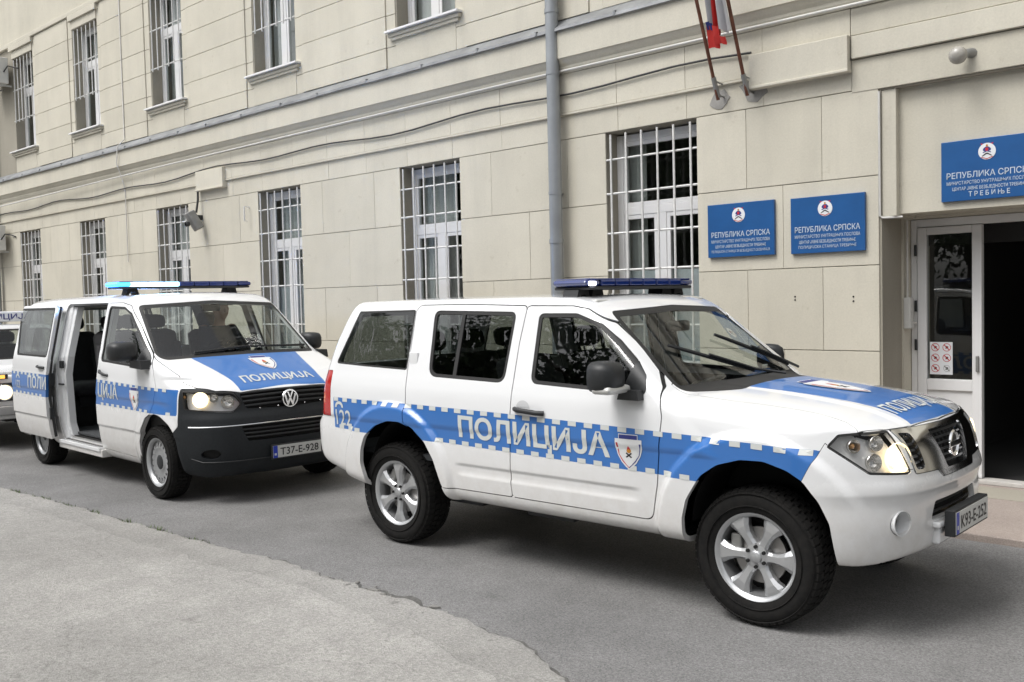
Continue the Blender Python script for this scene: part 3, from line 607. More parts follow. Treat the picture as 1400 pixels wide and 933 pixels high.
# --- things fixed to the wall
def thing(name, mb, label, cat, group=None):
    o = mb.obj(name); return tag(o, label, cat, group)
mb = MB().tube([(-6.83, DW - .12, 0.05), (-6.83, DW - .12, 8.9)], .072, ZINCP, 20)
o = thing('drain_pipe', mb, 'grey metal drain pipe running up the facade behind the off-road car', 'drain pipe')
for z in (1.1, 2.9, 4.2, 5.4): MB().tube([(-6.83, DW - .12, z - .015), (-6.83, DW - .12, z + .015)], .077, ZINCP, 20).obj('collar', o); MB().box((-6.845, DW - .06, z - .012), (-6.815, DW + .02, z + .012), GREYM).obj('bracket', o)
for z in (2.35, 4.85): MB().tube([(-6.83, DW - .12, z), (-6.83, DW - .12, z + .05)], .079, ZINCP, 20).obj('joint_sleeve', o)
mb = MB().tube([(-23.62, DW - .12, 0.05), (-23.62, DW - .12, 8.9)], .08, ZINCP, 14); thing('drain_pipe', mb, 'far grey drain pipe at the left end of the visible facade', 'drain pipe')
mb = MB().tube([(-33, DW - .14, 4.06), (-23.5, DW - .14, 4.10), (-16, DW - .075, 4.19), (-7.5, DW - .065, 4.225), (-4.3, DW - .065, 4.215), (1.5, DW - .065, 4.20)], .014, CABLEW, 8); thing('white_conduit', mb, 'white conduit running along the whole facade under the cornice', 'conduit')
pts = []
for k in range(60):
    x = -30 + (25.53) * k / 59; pts.append((x, DW - .045, 3.93 + .028 * math.sin(k * .9) + .02 * math.sin(k * .37) + (x + 23) * .0028))
thing('black_cable', MB().tube(pts, .011, CABLEB, 6), 'sagging black cable strung along the facade below the white conduit', 'cable')
thing('vertical_cable', MB().tube([(-17.25, DW - .03, 2.6), (-17.25, DW - .03, 3.9), (-17.24, DW - .06, 4.05), (-17.3, DW - .15, 4.4), (-17.22, DW - .16, 4.7), (-17.2, DW - .03, 4.85), (-17.2, DW - .03, 8.5)], .010, CABLEW, 6), 'thin pale cable climbing the facade between two left windows', 'cable')
cam = thing('security_camera', MB().box((-.07, -.075, -.17), (.07, .075, .15), GREYM, .02, Matrix.Translation((-14.56, DW - .17, 3.17)) @ Matrix.Rotation(.45, 4, 'X') @ Matrix.Rotation(-.25, 4, 'Y')), 'small dark security camera hanging on a cable above the van', 'camera')
MB().tube([(-14.60, DW - .02, 3.92), (-14.60, DW - .05, 3.82), (-14.605, DW - .06, 3.5), (-14.60, DW - .10, 3.30)], .018, CABLEB, 8).obj('cable', cam); MB().tube([(-14.56, DW - .02, 3.90), (-14.60, DW - .045, 3.84), (-14.66, DW - .02, 3.93)], .010, CABLEB, 6).obj('cable', cam); MB().lathe([(0, 0), (.04, 0), (.045, -.05), (.03, -.06)], BLACKP, 'y', 14, (-14.56, DW - .26, 3.10)).obj('lens_hood', cam); MB().box((-14.63, DW - .10, 3.18), (-14.57, DW, 3.26), BLACKP, .006).obj('bracket', cam)
for (x0, z0, lab) in ((-23.35, 6.66, 'white air conditioner high on the left end of the facade'), (-23.95, 3.05, 'white air conditioner low on the left end of the facade')):
    a = thing('air_conditioner', MB().box((x0 + .1, DW - .42, z0 + .06), (x0 + .95, DW - .10, z0 + .62), ACW, .015), lab, 'air conditioner', 'air conditioners')
    MB().lathe([(.0, -.005), (.2, -.005), (.22, 0)], GREYM, 'y', 24, (x0 + .4, DW - .425, z0 + .34)).obj('fan_grille', a)
    for dx in (.25, .8): MB().box((x0 + dx, DW - .40, z0 + .02), (x0 + dx + .03, DW, z0 + .05), ACW).obj('bracket', a)
    MB().tube([(x0 + .95, DW - .2, z0 + .3), (x0 + 1.05, DW - .15, z0 + .42), (x0 + 1.1, DW - .03, z0 + .4), (x0 + 1.3, DW - .02, z0 + .35)], .014, CABLEB, 6).obj('hose', a)
gl = thing('globe_lamp', MB().ball((-2.60, DW - .15, 3.60), .070, LAMPGL, 20, 14), 'frosted glass globe lamp above the entrance', 'wall lamp')
MB().tube([(-2.60, DW - .10, 3.60), (-2.555, DW - .05, 3.63), (-2.54, DW + .01, 3.63)], [.045, .03, .045], GREYM, 10).obj('lamp_base', gl)
# flag poles in wall sockets, one with a furled flag
def pole(x0, z0, x1, z1, lab):
    o = thing('flag_pole', MB().tube([(x0, DW - .10, z0), (x0 + (x1 - x0) * 2.2, DW - .10 - .35 * 2.2, z0 + (z1 - z0) * 2.2)], .017, WOODP, 10), lab, 'flag pole', 'flag poles over the signs')
    MB().tube([(x0, DW - .095, z0 + .02), (x0 + (x1 - x0) * .23, DW - .10 - .08, z0 + (z1 - z0) * .23)], .024, GREYM, 10).obj('socket', o)
    for d in (.05, .17): MB().tube([(x0, DW - .10 - d * .4, z0 + d), (x0 + .01, DW, z0 + d - .015)], .009, GREYM, 6).obj('bracket', o)
    return o
pole(-4.794, 3.60, -4.802, 4.47, 'rusty flag pole slanting up left of the furled flag'); fp = pole(-4.484, 3.592, -4.475, 4.396, 'rusty flag pole slanting up right of the furled flag')
mb = MB(); nn = 26; NS = 7; fm = [FLAGW, FLAGW, FLAGR, FLAGR, FLAGW, FLAGW, FLAGW]
def flagpt(t, u):                                                                # limp cloth in deep folds, t down, u across
    z = 5.30 - t * 1.16; w = .055 + .055 * t; c = -4.60 + .02 * math.sin(3 * t); yb = DW - .74 + .36 * t
    return (c + (u - .5) * 2 * w, yb - .045 * math.cos(u * 19 + t) - .02 * math.sin(u * 7 + 4 * t), z + .02 * math.sin(u * 13) * t)
for s in range(NS):
    V = [flagpt(k / nn, (s + q / 4) / NS) for k in range(nn + 1) for q in range(5)]
    mb.add(V, [(k * 5 + q, k * 5 + q + 1, (k + 1) * 5 + q + 1, (k + 1) * 5 + q) for k in range(nn) for q in range(4)], fm[s], True)
for (x0, x1, z0, z1, m, dy) in ((-4.69, -4.575, 4.20, 4.00, FLAGR, .05), (-4.61, -4.50, 4.09, 4.02, FLAGR, .06), (-4.69, -4.635, 4.235, 4.165, FLAGB, .065)):
    V = [(x0 + (x1 - x0) * q / 6 + .012 * (k / 5), DW - .40 - dy - .02 * math.cos(q * 1.9) + .02 * k / 5, z0 + (z1 - z0) * k / 5 + .012 * math.sin(q)) for k in range(6) for q in range(7)]
    mb.add(V, [(k * 7 + q, k * 7 + q + 1, (k + 1) * 7 + q + 1, (k + 1) * 7 + q) for k in range(5) for q in range(6)], m, True)
thing('furled_flag', mb, 'furled red white and blue flag hanging limp between the two poles', 'flag')
for x, z, s in ((-4.83, 3.63, .13), (-4.47, 3.66, .16)):
    rr = random.Random(int(x * 100)); tag(MB().prism([(x + s * rr.uniform(.6, 1.1) * math.cos(t * .45), z + s * .75 * rr.uniform(.6, 1.1) * math.sin(t * .45)) for t in range(14)], DW - .008, DW + .01, CEMENT).obj('cement_patch', BLD, (0, -DW, 0)))
# intercom and conduits by the door
o = thing('intercom_box', MB().box((-3.262, DW + .44, 1.40), (-3.20, DW + .52, 1.68), ACW, .008), 'grey intercom box in the door reveal left of the door', 'intercom'); MB().tube([(-3.235, DW + .47, 1.68), (-3.235, DW + .47, 2.37)], .009, CABLEW, 6).obj('conduit', o); MB().tube([(-3.21, DW + .50, 1.45), (-3.205, DW + .60, 1.45)], .009, CABLEW, 6).obj('conduit', o)
thing('white_conduit', MB().tube([(-3.292, DW + .0, 3.45), (-3.292, DW + .0, 2.39), (-3.27, DW + .0, 2.372), (-3.12, DW + .06, 2.372)], .010, CABLEW, 6), 'thin white conduit running down the entrance corner beside the blue sign', 'conduit')
for x, z in ((-4.08, 1.68), (-3.53, 1.70), (-3.53, 1.66), (-4.08, 1.71)): MB().tube([(x, DW - .004, z), (x, DW + .01, z)], .008, GAP, 8).obj('screw_hole', BLD, (0, -DW, 0))
thing('wall_hook', MB().tube([(-13.16, DW + .02, 3.28), (-13.16, DW - .09, 3.28), (-13.16, DW - .09, 3.06), (-13.16, DW - .05, 3.06)], .012, WHITE_IRON, 6), 'small white iron hook on the wall above the van', 'hook')
# --- blue enamel signs
def emblem(x, z, r, y, par):
    fn = lambda a, b, l: (x + a * r, y - l, z + b * r)
    flat_obj('emblem', [(circle(0, 0, 1, 1, 28), SIGNW, .002), ([(-.5, .55), (-.75, 1.02), (-.25, .86), (0, 1.02), (.25, .86), (.75, 1.02), (.5, .55)], RED, .0015), (circle(0, .0, .86, .86, 24), SIGNW, .003), ([(-.45, .1), (-.45, .3), (-.25, .5), (0, .58), (.25, .5), (.45, .3), (.45, .1), (.2, .0), (-.2, .0)], NAVY, .004), ([(-.16, .05), (-.16, .42), (.16, .42), (.16, .05)], RED, .005), ([(-.5, -.12), (-.42, -.2), (0, -.02), (.42, -.2), (.5, -.12), (0, .1)], NAVY, .0045), ([(-.6, -.55), (-.1, -.2), (.1, -.2), (.6, -.55), (.5, -.6), (0, -.32), (-.5, -.6)], INK, .0045), ([(-.7, -.72), (0, -.95), (.7, -.72), (.62, -.66), (0, -.86), (-.62, -.66)], RED, .0035), (circle(0, .68, .12, .14, 10), GOLD, .005)], fn, par)
def sign(x0, x1, z0, z1, lines, label, y):
    o = thing('sign', MB().box((x0, y - .012, z0), (x1, y + .02, z1), SIGNB, .003), label, 'sign', 'blue police signs'); w = x1 - x0; h = z1 - z0; c = (x0 + x1) / 2; yf = y - .0125
    emblem(c - .02 * w, z1 - .225 * h, .135 * h, yf, o)
    for s, zf, hh, ww, bold in lines:
        text_obj('lettering', s, SIGNT, lambda a, b, zf=zf: (c + a, yf - .002, z0 + zf * h + b), hh * h, ww * w, bold, o, 'c', 1.)
T1 = [('РЕПУБЛИКА СРПСКА', .375, .100, .88, .008), ('МИНИСТАРСТВО УНУТРАШЊИХ ПОСЛОВА', .270, .058, .88, .004), ('ЦЕНТАР ЈАВНЕ БЕЗБЈЕДНОСТИ ТРЕБИЊЕ', .175, .054, .76, .010)]
sign(-4.97, -4.265, 2.105, 2.615, T1 + [('ПОЛИЦИЈСКА СТАНИЦА ЗА БЕЗБЈЕДНОСТ САОБРАЋАЈА', .085, .048, .88, .0)], 'blue enamel sign with emblem nearest the barred window', DW - .02)
sign(-4.10, -3.41, 2.10, 2.605, T1 + [('ПОЛИЦИЈСКА СТАНИЦА ТРЕБИЊЕ', .085, .052, .78, .004)], 'blue enamel sign with emblem beside the entrance corner', DW - .02)
sign(-2.80, -2.06, 2.465, 2.955, T1 + [('Т Р Е Б И Њ Е', .065, .078, .42, .014)], 'blue enamel sign with emblem above the entrance door', DW + .065)
# notice with six prohibition symbols, taped inside the door pane
nb = thing('notice', MB().box((-3.10, YD + .012, .985), (-2.905, YD + .018, 1.275), SIGNW), 'white notice with six red prohibition symbols on the door glass', 'notice')
for i in range(2):
    for j in range(3):
        cx, cz = -3.052 + i * .098, 1.228 - j * .094
        ring = MB().lathe([(.031, 0), (.036, 0)], RED, 'y', 24, (cx, YD + .0105, cz)) if not (i == 1 and j == 2) else MB().lathe([(.026, 0), (.029, 0)], GREYM, 'y', 20, (cx, YD + .0105, cz))
        d = .024; ring.add([(cx - d - .003, YD + .0102, cz + d - .003), (cx - d + .003, YD + .0102, cz + d + .003), (cx + d + .003, YD + .0102, cz - d + .003), (cx + d - .003, YD + .0102, cz - d - .003)], [(0, 1, 2, 3)], RED if not (i == 1 and j == 2) else GREYM)
        ring.add([(cx - .012, YD + .0108, cz - .012), (cx + .010, YD + .0108, cz - .009), (cx + .013, YD + .0108, cz + .008), (cx - .005, YD + .0108, cz + .013)], [(0, 1, 2, 3)], INK); ring.obj('symbol', nb)
# ---- shape of the off-road car: x forward from the rear axle, y left, z up
PF_W = curve1([.2,.30,.40,.50,.65,.80,.95,1.08,1.18,1.24,1.5,1.66,1.74,1.9], [.76,.82,.862,.878,.888,.893,.893,.888,.876,.860,.787,.742,.715,.64])
PF_X = curve1([.2,.35,.45,.60,.68,.72,.75,.78,.82,.87,.95,1.05,1.3], [3.46,3.545,3.59,3.612,3.610,3.618,3.630,3.626,3.614,3.604,3.582,3.535,3.40])
PF_R = curve1([.2,.42,.50,.56,.68,.80,.86,.90,1.1,1.26,1.43,1.60,1.72,1.8], [-.74,-.82,-.92,-.975,-1.005,-1.005,-.97,-.925,-.90,-.87,-.81,-.72,-.64,-.58])
PF_H = curve1([2.0,2.4,2.8,3.1,3.3,3.45,3.6], [1.27,1.243,1.208,1.172,1.135,1.085,1.03])
def pf_body(x, y, z):
    a = np.abs(y); b = np.minimum(a, 1.); y = np.clip(y, -1, 1); x0 = np.clip(x, -1.2, 3.8)
    w = PF_W(z) - .085 * np.maximum(x0 - 2.75, 0) ** 2 / .64 - .05 * np.maximum(-.2 - x0, 0) ** 2 / .36
    for cx in (.06, 2.875):
        r = np.sqrt((x - cx) ** 2 + (z - .44) ** 2); w = w + .034 * (1 - sstep(.555, .61, r)) * sstep(.2, .35, z)
    # long shallow recess along the lower doors
    w = w - .008 * sstep(.04, .02, np.abs(z - .625)) * sstep(.66, .75, x) * sstep(2.2, 2.1, x)
    side = a - w
    front = (x - (PF_X(z) - .13 * y * y - .17 * b ** 4)) * .95
    rear = (PF_R(z) + .05 * y * y + .06 * b ** 6 - x) * .93
    hood = (z - (PF_H(x) - .090 * y * y - .10 * np.maximum(b - .55, 0) ** 2 + .006 * sstep(.42, .36, a))) * .98
    under = (.388 + .02 * sstep(3.35, 3.55, x) + .10 * sstep(-.2, -.9, x)) - z
    low = smax(smax(hood, front, .07), under, .035); low = smax(low, side, .10); low = smax(low, rear, .09)
    low = smax(low, smax(side, front, .30), .01)
    ws = ((x - (2.43 - .19 * y * y)) * .621 + (z - 1.225) * .784)          # raked, bowed windscreen
    roof = z - (1.778 - .04 * y * y - .028 * np.maximum(.3 - x0, 0) ** 2 * .35 - .05 * np.maximum(x0 - 1.1, 0) ** 2)
    cab = smax(smax(ws, roof, .10), side, .06); cab = smax(cab, rear, .08); cab = smax(cab, .9 - z, .02)
    return smin(low, cab, .03)

# ---- shape of the van
VN_W = curve1([.2,.32,.45,.60,.80,1.0,1.2,1.3,1.6,1.75,1.82,1.95], [.87,.905,.935,.948,.952,.946,.928,.908,.83,.787,.76,.68])
VN_X = curve1([.2,.25,.35,.5,.65,.75,.82,.95,1.0,1.1], [3.74,3.80,3.86,3.885,3.88,3.86,3.825,3.80,3.77,3.62])
VN_H = curve1([2.6,2.9,3.1,3.3,3.5,3.65,3.78,3.9], [1.40,1.325,1.262,1.195,1.125,1.065,1.005,.93])
VN_R = curve1([.2,.35,.5,1.1,1.5,1.7,1.85,1.95], [-.93,-.98,-.985,-.97,-.93,-.885,-.81,-.72])
def vn_body(x, y, z):
    a = np.abs(y); b = np.minimum(a, 1.05); y = np.clip(y, -1.05, 1.05); x0 = np.clip(x, -1.2, 4.)
    w = VN_W(z) - .09 * np.maximum(x0 - 2.7, 0) ** 2 / 1.2 - .03 * np.maximum(.1 - x0, 0) ** 2
    for cx in (.0, 3.05):
        r = np.sqrt((x - cx) ** 2 + (z - .40) ** 2); w = w + .016 * (1 - sstep(.40, .50, r)) * sstep(.2, .32, z)
    w = w - .010 * (sstep(.60, .575, z) * sstep(.44, .50, z)) * 0 - .012 * sstep(.60, .585, z) * sstep(3.6, 3.2, x)
    side = a - w
    front = (x - (VN_X(z) - .15 * y * y - .13 * b ** 4)) * .95
    rear = (VN_R(z) + .03 * y * y - x) * .97
    hood = (z - (VN_H(x) - .045 * y * y)) * .95
    low = smax(smax(hood, front, .05), .24 - z, .05); low = smax(low, side, .12); low = smax(low, rear, .12)
    low = smax(low, smax(side, front, .30), .01)
    ws = (x - (3.045 - .22 * y * y)) * .627 + (z - 1.295) * .779
    roof = z - (1.905 - .05 * y * y - .02 * np.maximum(x0 - 1.5, 0) ** 2 - .02 * np.maximum(.4 - x0, 0) ** 2)
    cab = smax(smax(ws, roof, .12), side, .10); cab = smax(cab, rear, .14); cab = smax(cab, .9 - z, .02)
    return smin(low, cab, .03)
# ---------------------------------------------------------------- shared vehicle tools
def gate(s, lim): return lim - np.abs(s.V[:, 1])
def cut(s, val, gap=.0022):
    """take the panel val < -gap out of s; the strip along the cut sinks in as a dark joint"""
    s4 = Surf(np.c_[s.V, val], s.N, s.T); a, out = s4.split(val - gap); ins, strip = a.split(a.V[:, 3] + gap)
    for q in (ins, strip, out): q.V = q.V[:, :3]
    SEAMS.append(strip.moved(-.008)); return ins, out
SEAMS = []
def solve_y(fn, x, z, y0=-1.3, y1=-.25):
    """outer side of the body at (x, z)"""
    x = np.asarray(x, float); z = np.asarray(z, float); a = np.full(x.shape, y0); b = np.full(x.shape, y1)
    for k in range(26):
        m = (a + b) / 2; ins = fn(x, m, z) < 0; b = np.where(ins, m, b); a = np.where(ins, a, m)
    return (a + b) / 2
def solve_z(fn, x, y, z0=2.3, z1=.5):
    x = np.asarray(x, float); y = np.asarray(y, float); a = np.full(x.shape, z0); b = np.full(x.shape, z1)
    for k in range(26):
        m = (a + b) / 2; ins = fn(x, y, m) < 0; b = np.where(ins, m, b); a = np.where(ins, a, m)
    return (a + b) / 2
def solve_x(fn, y, z, x0=4.4, x1=2.6):
    y = np.asarray(y, float); z = np.asarray(z, float); a = np.full(y.shape, x0); b = np.full(y.shape, x1)
    for k in range(26):
        m = (a + b) / 2; ins = fn(m, y, z) < 0; b = np.where(ins, m, b); a = np.where(ins, a, m)
    return (a + b) / 2
def f1(fn, *a): return float(fn(*[np.array([q]) for q in a])[0])
def top_fn(body, lift=.003): return lambda a, b: (a, b, solve_z(body, *np.broadcast_arrays(np.asarray(a, float), np.asarray(b, float))) + lift)
def flank_fn(body, s, lift): return lambda a, b, l=None: (a, s * (np.abs(solve_y(body, *np.broadcast_arrays(np.asarray(a, float), np.asarray(b, float)))) + (lift if l is None else l)), b)
def decal(name, polys, fn, parent, step=.03):
    """printed film shapes laid on the body: polys = [(polygon, material, lift)], cut finely so they follow the panel"""
    mb_v, mb_f, mi, mats = [], [], [], []
    for poly, m, lift in polys:
        bm = bmesh.new(); vs = [bm.verts.new((a, b, 0)) for a, b in poly]; bm.faces.new(vs); bmesh.ops.triangulate(bm, faces=list(bm.faces))
        for it in range(4):
            e = [k for k in bm.edges if k.calc_length() > step]
            if not e: break
            bmesh.ops.subdivide_edges(bm, edges=e, cuts=1); bmesh.ops.triangulate(bm, faces=[f for f in bm.faces if len(f.verts) > 3])
        bm.verts.index_update(); n = len(mb_v)
        q = np.array([v.co[:2] for v in bm.verts]); mb_v += np.stack(np.broadcast_arrays(*[np.asarray(k, float) for k in fn(q[:, 0], q[:, 1], lift)]), -1).tolist()
        if m not in mats: mats.append(m)
        for f in bm.faces: mb_f.append(tuple(v.index + n for v in f.verts)); mi.append(mats.index(m))
        bm.free()
    me = bpy.data.meshes.new(name); me.from_pydata(mb_v, [], mb_f)
    for m in mats: me.materials.append(m)
    me.polygons.foreach_set('material_index', mi); me.update(); return link(name, me, parent)
SHIELD = [(-.5, .36), (-.36, .36), (-.36, .5), (.36, .5), (.36, .36), (.5, .36), (.5, .1), (.42, -.12), (.28, -.32), (.12, -.46), (0, -.52), (-.12, -.46), (-.28, -.32), (-.42, -.12), (-.5, .1)]
def shield_polys(cx, cz, w, h, flip=1):
    def sc(P, k=1., dx=0, dz=0): return [(cx + flip * (p[0] * k + dx) * w, cz + (p[1] * k + dz) * h) for p in P]
    body = [(-.5, .34), (.5, .34), (.5, .1), (.42, -.12), (.28, -.32), (.12, -.46), (0, -.52), (-.12, -.46), (-.28, -.32), (-.42, -.12), (-.5, .1)]
    inner = [(-.36, .32), (.36, .32), (.37, .1), (.30, -.12), (.2, -.28), (.08, -.40), (0, -.45), (-.08, -.40), (-.2, -.28), (-.30, -.12), (-.37, .1)]
    return [(sc(SHIELD), SHIELDW, .0030), (sc([(-.47, .24), (-.44, .24), (-.39, -.1), (-.25, -.29), (0, -.49), (0, -.46), (-.22, -.27), (-.36, -.1), (-.405, .1), (-.40, .24), (-.47, .24)][:-1]), RED, .0037), (sc([(.47, .24), (.40, .24), (.405, .1), (.36, -.1), (.22, -.27), (0, -.46), (0, -.49), (.25, -.29), (.39, -.1), (.44, .1)]), NAVY, .0037),
            (sc([(-.34, .36), (-.34, .48), (.34, .48), (.34, .36)]), NAVY, .0037), (sc(inner), SHIELDW, .0042), (sc(circle(0, .02, .085, .07, 12)), GOLD, .0050), (sc([(-.06, .08), (0, .17), (.06, .08), (.03, .02), (-.03, .02)]), RED, .0056), (sc([(-.12, -.06), (-.08, -.03), (.12, -.16), (.08, -.19)]), INK, .0050), (sc([(.12, -.06), (.08, -.03), (-.12, -.16), (-.08, -.19)]), INK, .0050)]
def tyre_mesh(name, R, rim, w, blocks, lug=.010):
    """tyre with a bulged wall and real tread blocks, axle along y, outer face at -y"""
    mb = MB(); h = w / 2
    prof = [(rim - .006, -h * .80), (rim + .012, -h * .93), (rim + .03, -h * .96), (rim + (R - rim) * .45, -h * 1.03), (rim + (R - rim) * .70, -h * 1.0), (R - .030, -h * .93), (R - .014, -h * .85), (R - lug, -h * .72), (R - lug, h * .72), (R - .014, h * .85), (R - .03, h * .93), (rim + (R - rim) * .5, h * 1.03), (rim + .02, h * .95), (rim - .006, h * .8)]
    mb.lathe(prof, TYRE, 'y', 72)
    for k in range(blocks):
        t = 2 * math.pi * k / blocks; dt = 2 * math.pi / blocks
        for j, (ya, yb, ph) in enumerate([(-.90, -.52, 0), (-.46, -.06, .5), (.0, .40, .1), (.46, .90, .6)]):
            a0 = t + dt * ph; a1 = a0 + dt * .76; V = []
            for yy in (ya, yb):
                top = R - (.012 if abs(yy) > .8 else 0.)
                for a in (a0, a1):
                    for r in (R - .026 if abs(yy) > .8 else R - lug - .004, top): V.append((r * math.cos(a + .06 * yy), yy * h, r * math.sin(a + .06 * yy)))
            mb.add(V, [(1, 3, 7, 5), (0, 1, 5, 4), (3, 2, 6, 7), (0, 2, 3, 1), (4, 5, 7, 6)], TYRE)
    for rr in (rim + (R - rim) * .30, rim + (R - rim) * .78): mb.lathe([(rr - .003, -h * 1.0), (rr, -h * 1.055), (rr + .003, -h * 1.0)], TYRE, 'y', 72)
    return mb.mesh(name)
def alloy_rim(name, R, w):
    """six-spoke cast wheel"""
    mb = MB(); h = w / 2
    mb.lathe([(R - .022, -h + .018), (R - .012, -h + .002), (R + .002, -h - .004), (R + .004, -h + .004), (R - .006, -h + .02), (R - .022, -h + .06), (R - .03, h)], ALLOY, 'y', 72)
    mb.lathe([(R - .024, -h + .016), (R - .030, -h + .05), (R - .034, h)], ALLOY, 'y', 72)
    for k in range(6):
        t = math.pi * 2 * k / 6
        def pt(r, s, y): a = t; return (r * math.cos(a) - s * math.sin(a), y, r * math.sin(a) + s * math.cos(a))
        st = [(.045, .034, -h + .022), (.09, .026, -h + .018), (.13, .030, -h + .012), (.165, .044, -h + .008), (.195, .062, -h + .010), (R - .018, .072, -h + .014)]
        V = []
        for r, s, y in st: V += [pt(r, -s, y + .016), pt(r, -s * .55, y), pt(r, s * .55, y), pt(r, s, y + .016), pt(r, s * .9, y + .055), pt(r, -s * .9, y + .055)]
        Fs = [(i * 6 + q, i * 6 + (q + 1) % 6, (i + 1) * 6 + (q + 1) % 6, (i + 1) * 6 + q) for i in range(len(st) - 1) for q in range(6)]
        mb.add(V, Fs, ALLOY)
    mb.lathe([(0, -h + .004), (.028, -h + .005), (.033, -h + .010), (.036, -h + .016), (.066, -h + .020), (.070, -h + .03), (.07, -h + .08)], ALLOY, 'y', 40)
    return mb.mesh(name)
def add_wheel(parent, x, y, z, meshes, out=-1, steer=0., hub=None):
    w = empty('wheel', (x, y, z), math.pi * (out > 0) + steer, parent)
    for n, me in meshes: link(n, me, w)
    return w
def seat(parent, x, y, z, w=.50, back=.62, tilt=14, fab=None, shell=None, head=True, name='seat', bfab=None):
    fab = fab or FABRIC; bf = bfab or fab; mb = MB(); mb.box((x - .02, y - w / 2, z), (x + .50, y + w / 2, z + .16), fab, .06)
    M = Matrix.Translation((x + .02, y, z + .10)) @ Matrix.Rotation(math.radians(-tilt), 4, 'Y')
    mb.box((-.10, -w / 2, 0), (.05, w / 2, back), bf, .055, M); mb.box((-.02, -w / 2 - .02, .08), (.09, -w / 2 + .09, back - .14), bf, .04, M); mb.box((-.02, w / 2 - .09, .08), (.09, w / 2 + .02, back - .14), bf, .04, M)
    if shell: mb.box((-.118, -w / 2 + .01, .02), (-.085, w / 2 - .01, back - .02), shell, .015, M)
    mb.box((x + .02, y - w / 2 + .06, .30 if z < .8 else z - .2), (x + .42, y + w / 2 - .06, z), BLACKP, .01); o = mb.obj(name, parent)
    if head:
        h = MB(); h.box((-.085, -.13, back + .035), (.02, .13, back + .19), fab, .05, M); h.tube([M @ Vector((-.03, -.06, back - .03)), M @ Vector((-.03, -.06, back + .08))], .007, CHROME, 6); h.tube([M @ Vector((-.03, .06, back - .03)), M @ Vector((-.03, .06, back + .08))], .007, CHROME, 6); h.obj('headrest', o)
    return o
def steering_wheel(parent, c, r, tilt):
    M = Matrix.Translation(c) @ Matrix.Rotation(math.radians(-90 + tilt), 4, 'Y'); mb = MB()
    pts = [M @ Vector((r * math.cos(2 * math.pi * k / 24), r * math.sin(2 * math.pi * k / 24), 0)) for k in range(25)]; mb.tube(pts, .016, BLACKP, 8, False); o = mb.obj('steering_wheel', parent)
    s = MB(); s.ball(M @ Vector((0, 0, 0)), (.06, .07, .06), BLACKP, 12, 8)
    for a in (90, 210, 330): s.tube([M @ Vector((0, 0, 0)), M @ Vector((r * math.sin(math.radians(a)), r * math.cos(math.radians(a)), 0))], .014, BLACKP, 6)
    s.tube([M @ Vector((0, 0, 0)), M @ Vector((0, 0, -.25))], .03, BLACKP, 8); s.obj('hub', o); return o
def plate(parent, c, w, h, s, nx=1., holder=.02, yaw=0., dark=True):
    """number plate facing +x: white field, blue strip at the viewer's left"""
    M = Matrix.Translation(c) @ Matrix.Rotation(yaw, 4, 'Z'); mb = MB()
    if dark: mb.box((-holder, -w / 2 - .012, -h / 2 - .012), (-.004, w / 2 + .012, h / 2 + .012), BLACKP, .004, M)
    mb.box((-.0045, -w / 2, -h / 2), (0, w / 2, h / 2), PLATEW, 0, M); o = mb.obj('licence_plate', parent)
    f = lambda a, b, l: tuple(M @ Vector((l, a, b)))
    flat_obj('country_strip', [([(-w / 2, -h / 2), (-w / 2 + .045, -h / 2), (-w / 2 + .045, h / 2), (-w / 2, h / 2)], PLATEB, .001), ([(-w / 2 + .012, -h * .30), (-w / 2 + .033, -h * .30), (-w / 2 + .033, -h * .12), (-w / 2 + .012, -h * .12)], PLATEW, .0015)], f, o)
    R3 = np.array(M.to_3x3()); t3 = np.array(M.translation)
    text_obj('lettering', s, INK, lambda a, b: tuple((np.stack([np.full(a.shape, .0015), a + .022, b - h * .31], -1) @ R3.T + t3).T), h * .62, w * .80, .010, o, 'c', 1.); return o
def lightbar(parent, x, z, half, d=.15, h=.075, lit=(), feet=(.5,), n=8, core=()):
    """roof beacon bar across the car: dark base, blue lens modules"""
    mb = MB(); mb.box((x - d, -half + .03, z), (x + d, half - .03, z + .022), BLACKP, .01); o = mb.obj('lightbar', parent)
    for s in (-1, 1):
        for fy in feet:
            f = MB(); f.prism([(-.07, -.075), (-.04, -.075), (-.02, -.03), (.02, -.03), (.05, -.075), (.075, -.075), (.05, .002), (-.05, .002)], x - .06, x + .06, BLACKP, lambda a, b, t, fy=fy, s=s: (t, s * (fy + a), z + b)); f.obj('foot', o)
    ys = [-half + 2 * half * k / n for k in range(n + 1)]
    for k in range(n):
        a, b = ys[k], ys[k + 1]; e0 = .03 if k == 0 else .002; e1 = .03 if k == n - 1 else .002; m = MB()
        m.box((x - d + .004, a + .002, z + .0225), (x + d - .004, b - .002, z + h), BLUELIT2 if k in core else (BLUELIT if k in lit else BLUEDOME), .022 if k in (0, n - 1) else .012)
        m.obj('light_module', o)
    MB().box((x - d + .01, -half + .04, z + h - .004), (x + d - .01, half - .04, z + h + .006), BLUEDOME, .004).obj('top_strip', o)
    return o
